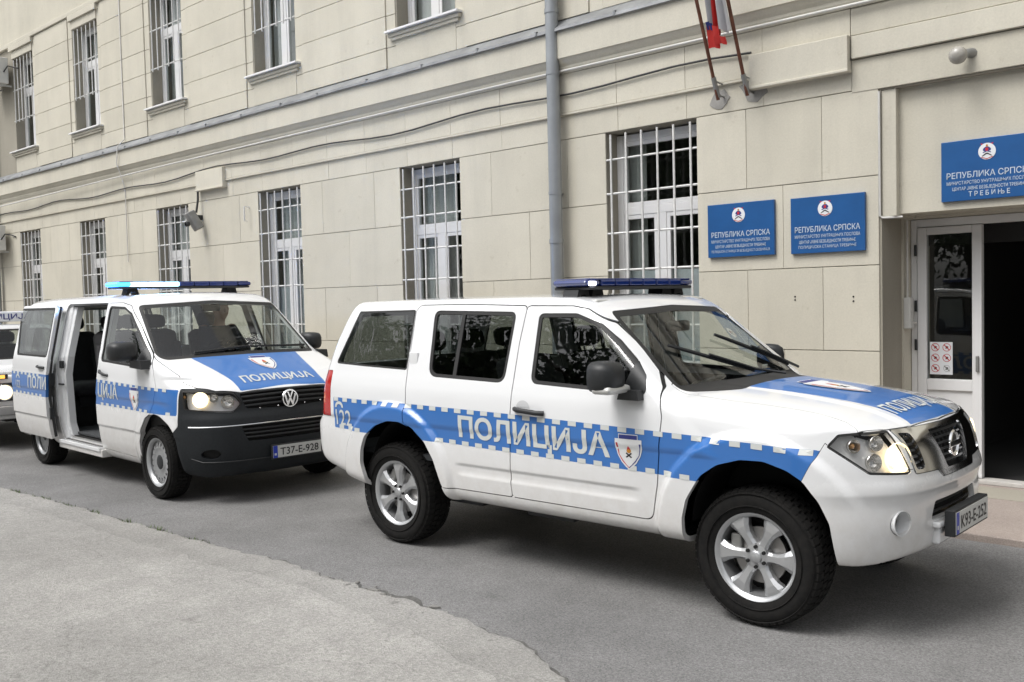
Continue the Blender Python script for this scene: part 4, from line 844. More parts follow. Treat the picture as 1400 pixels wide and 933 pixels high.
def mirror(parent, c, size, s, arm, glassx=True, ind=False):
    """door mirror: shaped housing on a foot; s = side sign"""
    w, h, d = size; mb = MB(); prof = []
    V = []; rings = [(-.5, .80, .86), (-.42, .96, .98), (-.1, 1., 1.), (.2, .92, .94), (.42, .62, .70), (.5, .25, .35)]
    for t, sw, sh in rings:
        for k in range(20):
            a = 2 * math.pi * k / 20; ca, sa = math.cos(a), math.sin(a); px = math.copysign(abs(ca) ** .55, ca) * w / 2 * sw; pz = math.copysign(abs(sa) ** .6, sa) * h / 2 * sh
            V.append((c[0] + t * d, c[1] + px + s * .02 * (t + .5), c[2] + pz))
    n = 20; Fs = [(i * n + k, i * n + (k + 1) % n, (i + 1) * n + (k + 1) % n, (i + 1) * n + k) for i in range(len(rings) - 1) for k in range(n)] + [tuple(range((len(rings) - 1) * n, len(rings) * n))]
    mb.add(V, Fs, BLACKP, True); o = mb.obj('mirror', parent)
    g = MB(); g.add([(c[0] - d * .49, c[1] + math.copysign(abs(math.cos(a)) ** .55, math.cos(a)) * w * .42, c[2] + math.copysign(abs(math.sin(a)) ** .6, math.sin(a)) * h * .44) for a in [2 * math.pi * k / 20 for k in range(20)]], [tuple(range(20))], MIRRORG); g.obj('mirror_glass', o)
    f = MB(); f.prism(arm[0], arm[1], arm[2], BLACKP, arm[3] if len(arm) > 3 else None); f.obj('mirror_foot', o)
    if ind:
        t = MB(); t.box((c[0] - d * .30, c[1] - w * .46, c[2] - h * .52), (c[0] + d * .46, c[1] + w * .46, c[2] - h * .26), mat('mirror_lens', (.62, .62, .60), .25, .3), .02); t.obj('indicator', o)
    return o
def stripe_fn(zt, zb, xr, xf): 
    return lambda x, z: np.maximum.reduce([z - zt(x), zb(x) - z, xr(z) - x, x - xf(z)])
def checks_fn(zt, zb, xr, xf, pitch, cw, ch, ph=0.):
    def f(x, z):
        m = np.abs(((x - ph) / pitch) % 1. - .5) * pitch; col = cw / 2 - m          # > 0 inside a check column
        col = m - cw / 2; top = np.maximum(zt(x) - ch - z, z - zt(x)); bot = np.maximum(zb(x) - z, z - zb(x) - ch)
        return np.maximum.reduce([col, np.minimum(top, bot), xr(z) - x, x - xf(z)])
    return f
def liveried(s, blue, chk, lim=.5, base=None, lip=.012, refl=None):
    """a painted panel split into white, blue film and reflective checks; returns pieces"""
    base = base or PAINT; g = gate(s, lim) * 1.; pieces = []
    if blue is None: return [(s.lipped(lip), base)]
    x, z = s.V[:, 0], s.V[:, 2]; bl, rest = s.split(np.maximum(blue(x, z), g)); pieces.append((rest.lipped(lip), base))
    if len(bl.T):
        pieces.append((bl.lipped(lip * .5), BLUE))
    return pieces

def check_film(parent, fn, zt, zb, x0, x1, pitch, cw, ch, skip, dx=0.):
    """rows of small reflective rectangles along both edges of the blue band"""
    P = []; k = 0; x = x0 + .01
    while x + cw < x1:
        for zf, sg in ((zt, -1), (zb, 1)):
            a, b = x + (0 if sg < 0 else pitch * .5), 0; z0 = float(zf(np.array([a]))[0]); q = [(a, z0), (a + cw, float(zf(np.array([a + cw]))[0])), (a + cw, float(zf(np.array([a + cw]))[0]) + sg * ch), (a, z0 + sg * ch)]
            if not skip(a + cw / 2, z0 + sg * ch / 2): P.append((q, REFL, .0022))
        x += pitch
    o = decal('check_film', P, fn, parent, .05); o['kind'] = 'stuff'; return o
# ---------------------------------------------------------------- the white off-road police car
PFC = empty('police_car', (-5.329, 5.286, 0), math.radians(.515))
tag(PFC, 'white and blue police off-road car with beacon bar parked nearest the entrance', 'car')
def build_offroad():
    S = surface_net(pf_body, (-1.15, -1.05, .3), (3.8, 1.05, 1.88), .0165)
    cx = lambda s: s.V[:, 0]; cz = lambda s: s.V[:, 2]; ay = lambda s: np.abs(s.V[:, 1])
    archF = [(2.455, .1), (2.462, .40), (2.466, .536), (2.497, .645), (2.589, .784), (2.692, .853), (2.829, .893), (2.959, .896), (3.081, .860), (3.160, .812), (3.230, .718), (3.278, .605), (3.300, .40), (3.305, .1)]
    archR = [(-.262, .1), (-.268, .47), (-.300, .568), (-.285, .669), (-.234, .774), (-.109, .861), (.037, .904), (.164, .907), (.291, .869), (.415, .782), (.494, .668), (.562, .493), (.60, .40), (.60, .1)]
    archF = fillet(archF, .12, 4); archR = fillet(archR, .12, 4)
    arch = lambda s: np.minimum(sdpoly(archF, cx(s), cz(s)), sdpoly(archR, cx(s), cz(s)))
    _, S = S.split(np.maximum(arch(S), gate(S, .5)))
    # glass areas (side chart), each with a rubber frame
    Q = fillet([(-.475, 1.684), (.167, 1.690), (.182, 1.266), (-.672, 1.290)], .02)
    RW = fillet([(.366, 1.684), (1.142, 1.668), (1.130, 1.214), (.412, 1.231)], [.05, .05, .07, .09])
    FW = fillet([(1.335, 1.657), (1.640, 1.655), (1.835, 1.592), (1.976, 1.496), (2.106, 1.389), (2.194, 1.298), (2.228, 1.188), (1.350, 1.221)], [.04, .10, .05, .05, .04, .03, .04, .06])
    RD = fillet([(.205, 1.722), (.68, 1.722), (1.226, 1.706), (1.206, 1.466), (1.208, 1.124), (1.192, .843), (1.180, .594), (1.188, .489), (.566, .483), (.494, .668), (.415, .782), (.291, .869), (.213, .90), (.205, 1.10), (.190, 1.27), (.172, 1.68)], [.05, 0, .03, 0, 0, 0, 0, .02, .02, 0, 0, 0, .02, 0, 0, 0])
    FD = fillet([(1.226, 1.706), (1.60, 1.700), (1.713, 1.680), (1.883, 1.595), (2.044, 1.468), (2.211, 1.325), (2.300, 1.232), (2.337, 1.082), (2.312, .865), (2.299, .71), (2.255, .490), (1.188, .489), (1.180, .594), (1.192, .843), (1.208, 1.124), (1.206, 1.466)], [.03, .05, .05, 0, 0, 0, .06, .05, 0, 0, .06, .02, 0, 0, 0, 0])
    zt = lambda x: np.interp(x, [-.7, .3, 1.2, 2.34, 2.9, 3.3], [1.037, 1.034, 1.024, .998, .984, .962]); zb = lambda x: np.interp(x, [-.7, .4, 1.2, 2.33, 3.2], [.803, .795, .778, .756, .74])
    xr = lambda z: np.full(z.shape, -.655); xf = lambda z: 3.157 + (z - .819) * .49
    blue = stripe_fn(zt, zb, xr, xf); chk = checks_fn(zt, zb, xr, xf, .122, .062, .030, .02)
    def half(s): return s.split(s.V[:, 1])                                  # right (y<0), left
    # windshield first
    wsP = fillet([(-.628, 1.664), (0, 1.690), (.628, 1.664), (.735, 1.20), (.40, 1.210), (0, 1.214), (-.40, 1.210), (-.735, 1.20)], [.05, 0, .05, .06, 0, 0, 0, .06])
    wsg = lambda s: np.maximum(np.maximum(1.6 - cx(s), cx(s) - 2.60), .35 - (s.N[:, 0] * .62 + s.N[:, 2] * .78) * .6)
    ws, S = S.split(np.maximum(sdpoly(wsP, s_y(S), cz(S)), wsg(S)))
    inner, frit = ws.split(sdpoly(wsP, s_y(ws), cz(ws)) + .035)
    o = surf_obj('windshield', [(inner.moved(-.004), WS_GLASS)], PFC); surf_obj('ceramic_edge', [(frit.moved(-.003), SEAL)], o)
    # hood
    hp = [(2.30, -.735), (2.405, -.720), (2.67, -.716), (2.85, -.690), (3.0, -.672), (3.14, -.662), (3.29, -.680), (3.375, -.726), (3.448, -.545), (3.494, -.345), (3.514, 0)]
    hp = hp + [(x, -y) for x, y in hp[-2::-1]]
    hv = np.maximum(sdpoly(hp, cx(S), S.V[:, 1]), np.maximum(1.0 - cz(S), .15 - S.N[:, 2])); hood, S = cut(S, hv, .003)
    stp = [(2.30, -.33), (2.52, -.32), (2.95, -.285), (3.25, -.28), (3.40, -.285), (3.50, -.345), (3.56, -.1), (3.56, .1), (3.50, .345), (3.40, .285), (3.25, .28), (2.95, .285), (2.52, .32), (2.30, .33)]
    stp = [(2.30, -.34), (2.70, -.335), (3.00, -.300), (3.22, -.285), (3.39, -.272), (3.487, -.335), (3.497, -.20), (3.502, 0), (3.497, .20), (3.487, .335), (3.39, .40), (3.22, .44), (3.00, .46), (2.70, .48), (2.30, .50)]
    stp = [(2.30, -.40), (2.70, -.375), (3.00, -.345), (3.22, -.325), (3.39, -.31), (3.487, -.335)]; stp = stp + [(3.500, -.18), (3.504, 0), (3.500, .18)] + [(x, -y) for x, y in stp[::-1]]
    b, w = hood.split(sdpoly(stp, cx(hood), hood.V[:, 1])); h = surf_obj('hood', [(w.lipped(.02), PAINTN), (b, BLUE)], PFC)
    tf = top_fn(pf_body, .005); tf0 = top_fn(pf_body, .002); text_obj('lettering', 'ПОЛИЦИЈА', REFL, lambda a, b: tf(3.405 - b, a + .045), .105, .70, .018, h, 'c', .3)
    decal('emblem', shield_polys(0, 0, .26, .40), lambda a, b, l: tf0(2.93 - b, a + .03)[:2] + (tf0(2.93 - b, a + .03)[2] + l,), h)
    # headlights, grille, bumper
    u = lambda s: (ay(s) - cx(s)) / 2 ** .5
    HL = fillet([(-1.715, .985), (-1.772, 1.043), (-1.871, 1.051), (-2.045, 1.050), (-2.149, .838), (-1.905, .852)], [.01, .02, .0, .01, .02, .03])
    gx = lambda s: 3.05 - cx(s)
    hl, S = cut(S, np.maximum(sdpoly(HL, u(S), cz(S)), gx(S)), .002)
    GR = fillet([(-.545, 1.050), (-.345, 1.046), (0, 1.043), (.345, 1.046), (.545, 1.050), (.495, .832), (.27, .826), (.235, .788), (-.235, .788), (-.27, .826), (-.495, .832)], [.01, 0, 0, 0, .01, .01, .01, .03, .03, .01, .01])
    gr, S = cut(S, np.maximum(sdpoly(GR, s_y(S), cz(S)), 3.3 - cx(S)), .002)
    low = np.where(ay(S) > .2, 0, 0)
    bl = 3.157 + (cz(S) - .819) * .49
    top = np.interp(u(S), [-2.6, -2.15, -1.905, -1.70], [.83, .838, .852, .99])     # upper edge of the bumper under lamps
    bv = np.maximum(np.maximum(bl - cx(S), cz(S) - top - .02), 2.9 - cx(S))
    bp_, S = cut(S, bv, .0015)
    slot = fillet([(-.355, .575), (-.30, .668), (.30, .668), (.355, .575)], [.02, .03, .03, .02])
    sl_, bp_ = bp_.split(np.maximum(sdpoly(slot, s_y(bp_), cz(bp_)), 3.4 - cx(bp_)))
    fr = np.sqrt((ay(bp_) - .595) ** 2 + (cz(bp_) - .597) ** 2) - .062; fg, bp_ = bp_.split(np.maximum(fr, 3.3 - cx(bp_)))
    bm_ = surf_obj('front_bumper', [(bp_.lipped(.03), PAINT)], PFC)
    surf_obj('air_intake', [(sl_.moved(-.06), GAP), (sl_.lipped(.06), GAP)][:1], bm_)
    for z in (.60, .64): MB().tube([(f1(solve_x1, y, z) - .035, y, z) for y in np.linspace(-.31, .31, 9)], .007, BLACKP, 6).obj('slat', bm_)
    for s in (-1, 1):
        x0 = float(solve_x(pf_body, np.array([.595 * s]), np.array([.597]))[0]); a = math.atan2(.595 * .40 * s, 1.) ; M = Matrix.Translation((x0, .595 * s, .597)) @ Matrix.Rotation(a, 4, 'Z')
        f = MB(); f.lathe([(.0605, .0015), (.0655, .0005), (.064, -.004), (.052, -.075)], PAINTN, 'x', 28); f.lathe([(0, -.06), (.056, -.066)], BLACKP, 'x', 24); f.lathe([(0, -.050), (.03, -.056)], REFLECTOR, 'x', 20)
        o = f.obj('fog_lamp_recess', bm_); o.matrix_local = M
    f = MB().box((3.585, -.33, .53), (3.628, .33, .565), PAINTN, .012); f.box((3.57, -.30, .44), (3.615, .30, .53), PAINTN, .015); f.obj('plate_mount', bm_)
    plate(PFC, (3.685, 0, .552), .52, .112, 'K93-E-252', holder=.055)
    # grille: chrome V-bars, black mesh, badge
    surf_obj('grille', [(gr.moved(-.05), GAP)], PFC); gobj = PFC.children[-1] if False else bpy.data.objects[-1] if False else None
    G = empty('grille_surround', (0, 0, 0), 0, PFC)
    C1 = fillet([(-.248, 1.022), (.248, 1.022), (.205, .93), (.150, .822), (-.150, .822), (-.205, .93)], [.015, .015, 0, .02, .02, 0])
    ce, rest = gr.split(sdpoly(C1, s_y(gr), cz(gr)))
    for sgn in (-1, 1):
        P = fillet([(sgn * .517, 1.032), (sgn * .428, 1.024), (sgn * .400, .862), (sgn * .425, .848), (sgn * .480, .853)], .01); sidehole, rest = rest.split(sdpoly(P, s_y(rest), cz(rest)))
    surf_obj('chrome_frame', [(rest.moved(.004).lipped(.045), CHROME)], G)
    gxf = lambda y, z: float(solve_x(pf_body, np.array([y]), np.array([z]))[0])
    for k, z in enumerate(np.linspace(.85, 1.0, 6)):
        hw = np.interp(z, [.82, .93, 1.02], [.145, .20, .24]); MB().tube([(gxf(y, z) - .022, y, z) for y in np.linspace(-hw, hw, 9)], .0065, BLACKP, 6).obj('slat', G)
        for s in (-1, 1): MB().tube([(gxf(s * y, z) - .022, s * y, z) for y in np.linspace(np.interp(z, [.85, 1.02], [.402, .43]), np.interp(z, [.85, 1.02], [.485, .51]), 4)], .0065, BLACKP, 6).obj('slat', G)
    for y in np.linspace(-.16, .16, 7): MB().tube([(gxf(y, z) - .026, y, z) for z in np.linspace(.835, 1.01, 6)], .004, BLACKP, 6).obj('mesh_bar', G)
    xb = gxf(0, .93); e = MB(); e.lathe([(.050, 0), (.060, .012), (.068, .010), (.072, 0)], CHROME, 'x', 36, (xb + .002, 0, .928)); e.lathe([(0, .006), (.055, .003)], BLACKP, 'x', 30, (xb + .001, 0, .928)); e.box((xb + .004, -.088, .912), (xb + .016, .088, .944), CHROME, .005); eo = e.obj('emblem', G)
    for s in (-1, 1):
        # lamp unit: glossy bowl, two projector rings, clear cover
        m = hl.V[:, 1] * s > 0; part = sub(hl, m)
        LAMP = empty('headlight', (0, 0, 0), 0, PFC)
        surf_obj('lamp_bowl', [(part.moved(-.055), BOWL), (part.lipped(.055), BLACKP)][:1], LAMP)
        rim_, cov = part.split(-(sdpoly(HL, u(part), cz(part)) + .010)); surf_obj('lens', [(cov, CLEAR) if False else (part, CLEAR)], LAMP)
        surf_obj('lamp_edge', [(rim_.moved(.0015), SEAL)], LAMP)
        for yy, zz, rr, on in ((.580, .915, .080, True), (.752, .985, .036, False), (.700, .905, .045, None), (.665, .995, .040, None)):
            x0 = gxf(yy * s, zz); n = np.array([1., .55 * s, .05]); n /= np.linalg.norm(n); q = Vector((x0, yy * s, zz)) - Vector(n) * .030; R_ = Vector(n).to_track_quat('X', 'Z').to_matrix().to_4x4(); R_.translation = q
            b_ = MB(); b_.lathe([(rr, .012), (rr * .96, .016), (rr * .8, -.012), (rr * .4, -.024), (0, -.026)], LITBOWL if on else REFLECTOR, 'x', 28); b_.ball((-.006, 0, 0), rr * (.30 if on else .4), LAMPON if on else (CLEAR if on is None else AMBER), 14, 10); ob = b_.obj('bulb' if not on else 'main_beam', LAMP); ob.matrix_local = R_
        # tail lamp
    tl = lambda s: np.maximum(np.maximum(cz(s) - 1.235, .885 - cz(s)), np.maximum(cx(s) + .70 - .0 * cz(s), .62 - ay(s)))
    ta, S = cut(S, tl(S), .002)
    for s in (-1, 1): surf_obj('tail_light', [(sub(ta, ta.V[:, 1] * s > 0).lipped(.02), TAILR)], PFC)
    BG = fillet([(-.56, 1.655), (.56, 1.655), (.66, 1.27), (-.66, 1.27)], .05); bg_, S = S.split(np.maximum(sdpoly(BG, s_y(S), cz(S)), cx(S) + .3)); surf_obj('rear_window', [(bg_.moved(-.003), PRIV_GLASS)], PFC)
    # doors and side glass, both sides
    gs = .45
    def panel(poly, s): return cut(s, np.maximum(sdpoly(poly, cx(s), cz(s)), gate(s, gs)), .0036)
    rd, S = panel(RD, S); fd, S = panel(FD, S)
    _q, S = S.split(np.maximum(sdpoly(Q, cx(S), cz(S)), gate(S, gs)))
    for s in (-1, 1):
        p = sub(_q, _q.V[:, 1] * s > 0); gl, ed = p.split(sdpoly(Q, cx(p), cz(p)) + .014); o = surf_obj('quarter_window', [(gl.moved(.001), PRIV_GLASS)], PFC); surf_obj('seal', [(ed.moved(.0), SEAL)], o)
    for nm, pan, WP in (('rear', rd, RW), ('front', fd, FW)):
        for s in (-1, 1):
            p = sub(pan, pan.V[:, 1] * s > 0); hole, skin = p.split(sdpoly(WP, cx(p), cz(p)))
            D = surf_obj('door', liveried(skin, blue, chk), PFC); gl, ed = hole.split(sdpoly(WP, cx(hole), cz(hole)) + .024)
            if nm == 'rear':
                barP = [(.640, 1.70), (.672, 1.70), (.678, 1.20), (.646, 1.20)]; br, gl = gl.split(sdpoly(barP, cx(gl), cz(gl))); ed = ed.join(br)
            surf_obj('window', [(gl.moved(-.012), PRIV_GLASS if nm == 'rear' else CAR_GLASS)], D); surf_obj('window_seal', [(ed.moved(-.004).lipped(.01), SEAL)], D)
            yy = lambda x, z: s * abs(float(solve_y(pf_body, np.array([x]), np.array([z]))[0]))
            if nm == 'front':
                pts = [(x, yy(x, 1.058 - .02 * (x - 1.24)) + s * (.030 if 0 < i < 6 else .004), 1.060 - .06 * (x - 1.24)) for i, x in enumerate(np.linspace(1.245, 1.482, 7))]; h_ = MB(); h_.tube(pts, .016, BLACKP, 10); ho = h_.obj('door_handle', D)
                decal('handle_cup_shade', [([(1.31 + .055 * math.cos(t), 1.072 + .045 * math.sin(t)) for t in np.linspace(0, math.pi, 14)], mat('handle_shadow', (.55, .56, .57), .5), .002)], flank_fn(pf_body, s, .004), D)  # flat grey half-ellipse: shade of the handle cup painted on the door
                tri = fillet([(2.05, 1.20), (2.226, 1.186), (2.205, 1.315), (2.125, 1.395)], .015); sp = hole.split(sdpoly(tri, cx(hole), cz(hole)))[0]; surf_obj('mirror_sail', [(sp.moved(.004), BLACKP)], D)
            else:
                MB().box((.190, yy(.235, 1.34) * 1 - .008, 1.275), (.282, yy(.235, 1.34) + .016, 1.398), PAINTN, .012, Matrix.Translation((0, 0, 0))).obj('door_handle', D)
    # what is left: roof, quarters, fenders, sills
    surf_obj('body', liveried(S, blue, chk, lip=.03), PFC)
    surf_obj('panel_gap', [(q, GAP) for q in SEAMS], PFC)['kind'] = 'stuff'; SEAMS.clear()
    shell = surface_net(lambda x, y, z: pf_body(x, y, z) + .030, (-1.15, -1.0, .38), (3.75, 1.0, 1.20), .045)
    shell = shell.split(shell.V[:, 0] - 3.0)[0]; keep = shell.split(np.maximum(np.minimum(arch(shell) - .02, 9), 0 * arch(shell) - 1) if False else -np.maximum(arch(shell) - .03, gate(shell, .4)))[0]
    _, keep = keep.split(-(1.17 - keep.V[:, 2]) if False else np.where(keep.V[:, 2] > 1.17, -1., 1.)); surf_obj('inner_shell', [(keep, GAP)], PFC)
    # writing on the flanks
    for s in (-1, 1):
        sg = -s
        fy = flank_fn(pf_body, s,   .003)
        sk = lambda a, b: sdpoly(archF, np.array([a]), np.array([b]))[0] < .035 or sdpoly(archR, np.array([a]), np.array([b]))[0] < .035 or a > 3.157 + (b - .819) * .49 - .035
        check_film(PFC, fy, zt, zb, -.655, 3.22, .122, .062, .028, sk)
        zc = lambda a: .848 - .018 * (a - .73)
        if s < 0: text_obj('lettering', 'ПОЛИЦИЈА', REFL, lambda a, b: fy(.733 + a, zc(.733 + a) + b), .135, 1.245, .030, PFC, 'l', .3)
        else: text_obj('lettering', 'ПОЛИЦИЈА', REFL, lambda a, b: fy(1.978 - a, zc(1.978 - a) + b), .135, 1.245, .030, PFC, 'l', .3)
        decal('shield', shield_polys(2.112, .868, .185, .198), lambda a, b, l: fy(a, b, l), PFC)
        if s < 0: text_obj('lettering', '122', REFL, lambda a, b: fy(-.622 + a, .830 + b), .120, .205, .008, PFC, 'l', .3)
        else: text_obj('lettering', '122', REFL, lambda a, b: fy(-.42 - a, .830 + b), .120, .205, .008, PFC, 'l', .3)
        ph = [(-.57 + .055 * math.cos(t), .968 + .040 * math.sin(t)) for t in np.linspace(-.2, math.pi + .2, 14)] + [(-.57 + .032 * math.cos(t), .968 + .018 * math.sin(t)) for t in np.linspace(math.pi + .2, -.2, 14)]
        decal('phone_symbol', [(ph, REFL, .003)], fy, PFC)
    # mirrors, wipers, beacon bar, wheels
    for s in (-1, 1):
        mirror(PFC, (2.06, s * (1.0 if s < 0 else .925), 1.300), (.235 if s < 0 else .12, .180, .17), s, ([(2.06, 1.165), (2.21, 1.165), (2.20, 1.22), (2.08, 1.22)], s * .84, s * .93), ind=True)
    for tip, piv in (((2.111, -.497, 1.441), (2.479, .105, 1.236)), ((2.105, .046, 1.482), (2.385, .73, 1.225))):
        pts = []
        for t in np.linspace(0, 1, 9):
            y = tip[1] + (piv[1] - tip[1]) * t; z = tip[2] + (piv[2] - tip[2]) * t; x = float(solve_x(pf_body, np.array([y]), np.array([z]), 2.9, 1.2)[0]); pts.append((x + .018, y, z + .012))
        w_ = MB(); w_.tube(pts[:8], [.010, .012, .013, .013, .012, .011, .010, .009], BLACKP, 6); wo = w_.obj('wiper', PFC); MB().tube([(p[0] + .014, p[1], p[2] + .012) for p in pts[3:]], .009, BLACKP, 6).obj('wiper_arm', wo)
    mb = MB().box((2.30, -.70, 1.165), (2.46, .70, 1.195), BLACKP, .01); mb.obj('cowl', PFC)
    lightbar(PFC, 1.48, 1.797, .625, .145, .066, lit=(), feet=(.40, .55), n=8, core=())
    lb = PFC.children[-1]
    m = MB(); m.box((1.615, -.60, 1.823), (1.629, -.53, 1.850), BEACONW, .006); m.obj('lit_lamp', [c for c in PFC.children if c.name.startswith('lightbar')][0])
    T = tyre_mesh('tyre', .367, .232, .232, 50, .008); R_ = alloy_rim('rim', .232, .20)
    d = MB(); d.lathe([(.06, -.03), (.15, -.03), (.15, -.01), (.06, -.01)], DISC, 'y', 40); d.box((-.165, -.055, -.02), (-.10, .03, .10), GREYM, .012); d.lathe([(.0, .02), (.20, .02)], GAP, 'y', 24); Dm = d.mesh('brake')
    nuts = MB()
    for k in range(6): t = 2 * math.pi * (k + .5) / 6; nuts.lathe([(0, -.094), (.009, -.094), (.0105, -.078), (.016, -.0785)], GAP, 'y', 10, (.053 * math.cos(t), 0, .053 * math.sin(t)))
    Nm = nuts.mesh('wheel_nuts')
    for x in (0, 2.853):
        for s in (-1, 1): wh = add_wheel(PFC, x, s * .724, .366, [('tyre', T), ('rim', R_), ('brake', Dm), ('wheel_nuts', Nm)], s); wh.rotation_euler.y = math.radians(30 if x == 0 else 0); [tag(k_, kind='stuff') for k_ in wh.children if k_.name.startswith('wheel_nuts')]
    c = MB(); c.box((-.60, -.50, .52), (3.30, .50, .64), GAP, .02); c.box((.3, -.5, .42), (2.5, .5, .55), GAP, .02); c.box((.7, -.78, .40), (2.35, .78, .46), GAP, .01)
    c.tube([(0, -.66, .366), (0, .66, .366)], .06, GAP, 10); c.tube([(2.853, -.66, .366), (2.853, .66, .366)], .045, GAP, 10); c.box((-.25, -.35, .30), (.3, .35, .45), GAP, .03); c.box((.55, -.80, .40), (2.40, .80, .43), GAP); c.box((-.45, -.56, .44), (.55, .56, .47), GAP); c.box((2.40, -.56, .40), (3.40, .56, .43), GAP); c.obj('chassis', PFC)  # last three flat plates added to block light and deepen the shadow underneath
    for x0 in (.13, 2.885):
        for s in (-1, 1):
            f = MB(); f.lathe([(.42, .0), (.42, .34)], GAP, 'y', 28, (x0, -.80 if s < 0 else .46, .50), 0, math.pi); f.lathe([(.0, 0), (.42, 0)], GAP, 'y', 28, (x0, s * .46, .50), 0, math.pi); f.obj('wheel_housing', PFC)
    # cabin
    i = MB(); i.box((-.75, -.76, .62), (2.35, .76, .66), FLOORM); i.box((2.05, -.76, .66), (2.36, .76, 1.10), DASH, .05); i.box((1.92, -.74, .98), (2.30, .74, 1.15), DASH, .06); i.box((1.0, -.12, .66), (2.0, .12, .92), DASH, .04); i.obj('dashboard', PFC)
    i = MB(); i.box((-.55, -.62, 1.715), (1.70, .62, 1.735), LINER, .01); i.obj('headliner', PFC)
    for y in (-.38, .38): seat(PFC, 1.02, y, .66, back=.62)
    for y in (-.42, .0, .42): seat(PFC, .20, y, .70, .42, back=.58, tilt=18)
    steering_wheel(PFC, (1.80, .38, 1.10), .19, 62)
    MB().box((1.86, -.13, 1.515), (1.90, .13, 1.585), BLACKP, .02).obj('rear_view_mirror', PFC)
def s_y(s): return s.V[:, 1]
def sub(s, mask):
    """the triangles whose corners all satisfy mask"""
    return Surf(s.V, s.N, s.T[mask[s.T].all(1)]).clean()
solve_x1 = lambda y, z: solve_x(pf_body, y, z)
build_offroad()
# ---------------------------------------------------------------- the police van with its side door open
VAN = empty('police_van', (-11.268, 5.193, 0), math.radians(-2.699))
tag(VAN, 'white and blue police van with lit beacon bar and open sliding door', 'van')
def build_van():
    S = surface_net(vn_body, (-1.15, -1.05, .2), (4.05, 1.05, 2.02), .018)
    cx = lambda s: s.V[:, 0]; cz = lambda s: s.V[:, 2]; ay = lambda s: np.abs(s.V[:, 1])
    archF = [(2.70, .0), (2.705, .32), (2.725, .511), (2.799, .632), (2.905, .741), (2.99, .778), (3.079, .790), (3.15, .783), (3.214, .762), (3.319, .71), (3.386, .65), (3.42, .55), (3.44, .40), (3.45, .0)]
    archR = [(-.39, .0), (-.385, .40), (-.36, .52), (-.28, .645), (-.16, .735), (.0, .770), (.16, .735), (.28, .645), (.36, .52), (.385, .40), (.39, .0)]
    archF = fillet(archF, .10, 4); archR = fillet(archR, .10, 4)
    arch = lambda s: np.minimum(sdpoly(archF, cx(s), cz(s)), sdpoly(archR, cx(s), cz(s)))
    _, S = S.split(np.maximum(arch(S), gate(S, .5)))
    FW = fillet([(1.760, 1.777), (2.134, 1.765), (2.320, 1.704), (2.600, 1.503), (2.891, 1.282), (2.983, 1.184), (1.945, 1.225), (1.85, 1.228)], [.04, .08, .06, 0, .03, .03, .0, .05])
    FD = fillet([(1.691, 1.806), (2.052, 1.806), (2.245, 1.776), (2.516, 1.592), (2.893, 1.293), (3.03, 1.17), (3.104, 1.031), (3.06, .90), (3.01, .790), (2.905, .743), (2.799, .634), (2.725, .511), (2.708, .332), (1.744, .352), (1.730, .802), (1.770, 1.064), (1.790, 1.216)], [.03, .05, .06, 0, 0, .06, .08, 0, .02, 0, 0, 0, .02, .02, 0, 0, 0])
    SD = fillet([(.600, 1.806), (1.687, 1.806), (1.786, 1.216), (1.766, 1.064), (1.726, .802), (1.740, .352), (.690, .352), (.650, .52), (.648, 1.05), (.672, 1.24)], [.05, .03, 0, 0, 0, .02, .03, 0, 0, 0])
    zt = lambda x: np.interp(x, [-1., 1.75, 3.5], [1.062, 1.049, 1.016]); zb = lambda x: np.interp(x, [-1., 1.73, 3.5], [.822, .799, .789])
    xr = lambda z: np.full(z.shape, -.93); xf = lambda z: np.full(z.shape, 3.425)
    blue = stripe_fn(zt, zb, xr, xf); chk = checks_fn(zt, zb, xr, xf, .128, .064, .028, .02)
    wsP = fillet([(-.735, 1.776), (0, 1.812), (.735, 1.776), (.835, 1.262), (.42, 1.275), (0, 1.280), (-.42, 1.275), (-.835, 1.262)], [.06, 0, .06, .07, 0, 0, 0, .07])
    wsg = lambda s: np.maximum(np.maximum(2.15 - cx(s), cx(s) - 3.25), .35 - (s.N[:, 0] * .62 + s.N[:, 2] * .78) * .6)
    ws, S = S.split(np.maximum(sdpoly(wsP, s_y(S), cz(S)), wsg(S))); inner, frit = ws.split(sdpoly(wsP, s_y(ws), cz(ws)) + .030)
    o = surf_obj('windshield', [(inner.moved(-.004), WS_GLASS)], VAN); surf_obj('ceramic_edge', [(frit.moved(-.003), SEAL)], o)
    # hood
    hp = [(2.85, -.835), (2.93, -.848), (3.07, -.846), (3.25, -.838), (3.38, -.830), (3.46, -.812), (3.56, -.765), (3.672, -.655), (3.748, -.450), (3.765, -.2), (3.77, 0)]; hp = hp + [(x, -y) for x, y in hp[-2::-1]]
    hv = np.maximum(sdpoly(hp, cx(S), S.V[:, 1]), np.maximum(.965 - cz(S), .25 - S.N[:, 2])); hood, S = cut(S, hv, .003)
    stp = [(2.85, -.585), (3.027, -.560), (3.325, -.497), (3.596, -.450), (3.738, -.446), (3.752, -.28), (3.742, 0.)]; stp = stp + [(x, -y) for x, y in stp[-2::-1]]
    b, w = hood.split(sdpoly(stp, cx(hood), hood.V[:, 1])); h = surf_obj('hood', [(w.lipped(.02), PAINTN), (b, BLUE)], VAN)
    tf = top_fn(vn_body, .005); tf0 = top_fn(vn_body, .002); text_obj('lettering', 'ПОЛИЦИЈА', REFL, lambda a, b: tf(3.655 - b, a + .01), .112, .735, .022, h, 'c', .3)
    decal('emblem', shield_polys(0, 0, .235, .32), lambda a, b, l: tf0(3.285 - b, a + .065)[:2] + (tf0(3.285 - b, a + .065)[2] + l,), h)
    # black front end
    u = lambda s: (ay(s) - cx(s)) / 2 ** .5
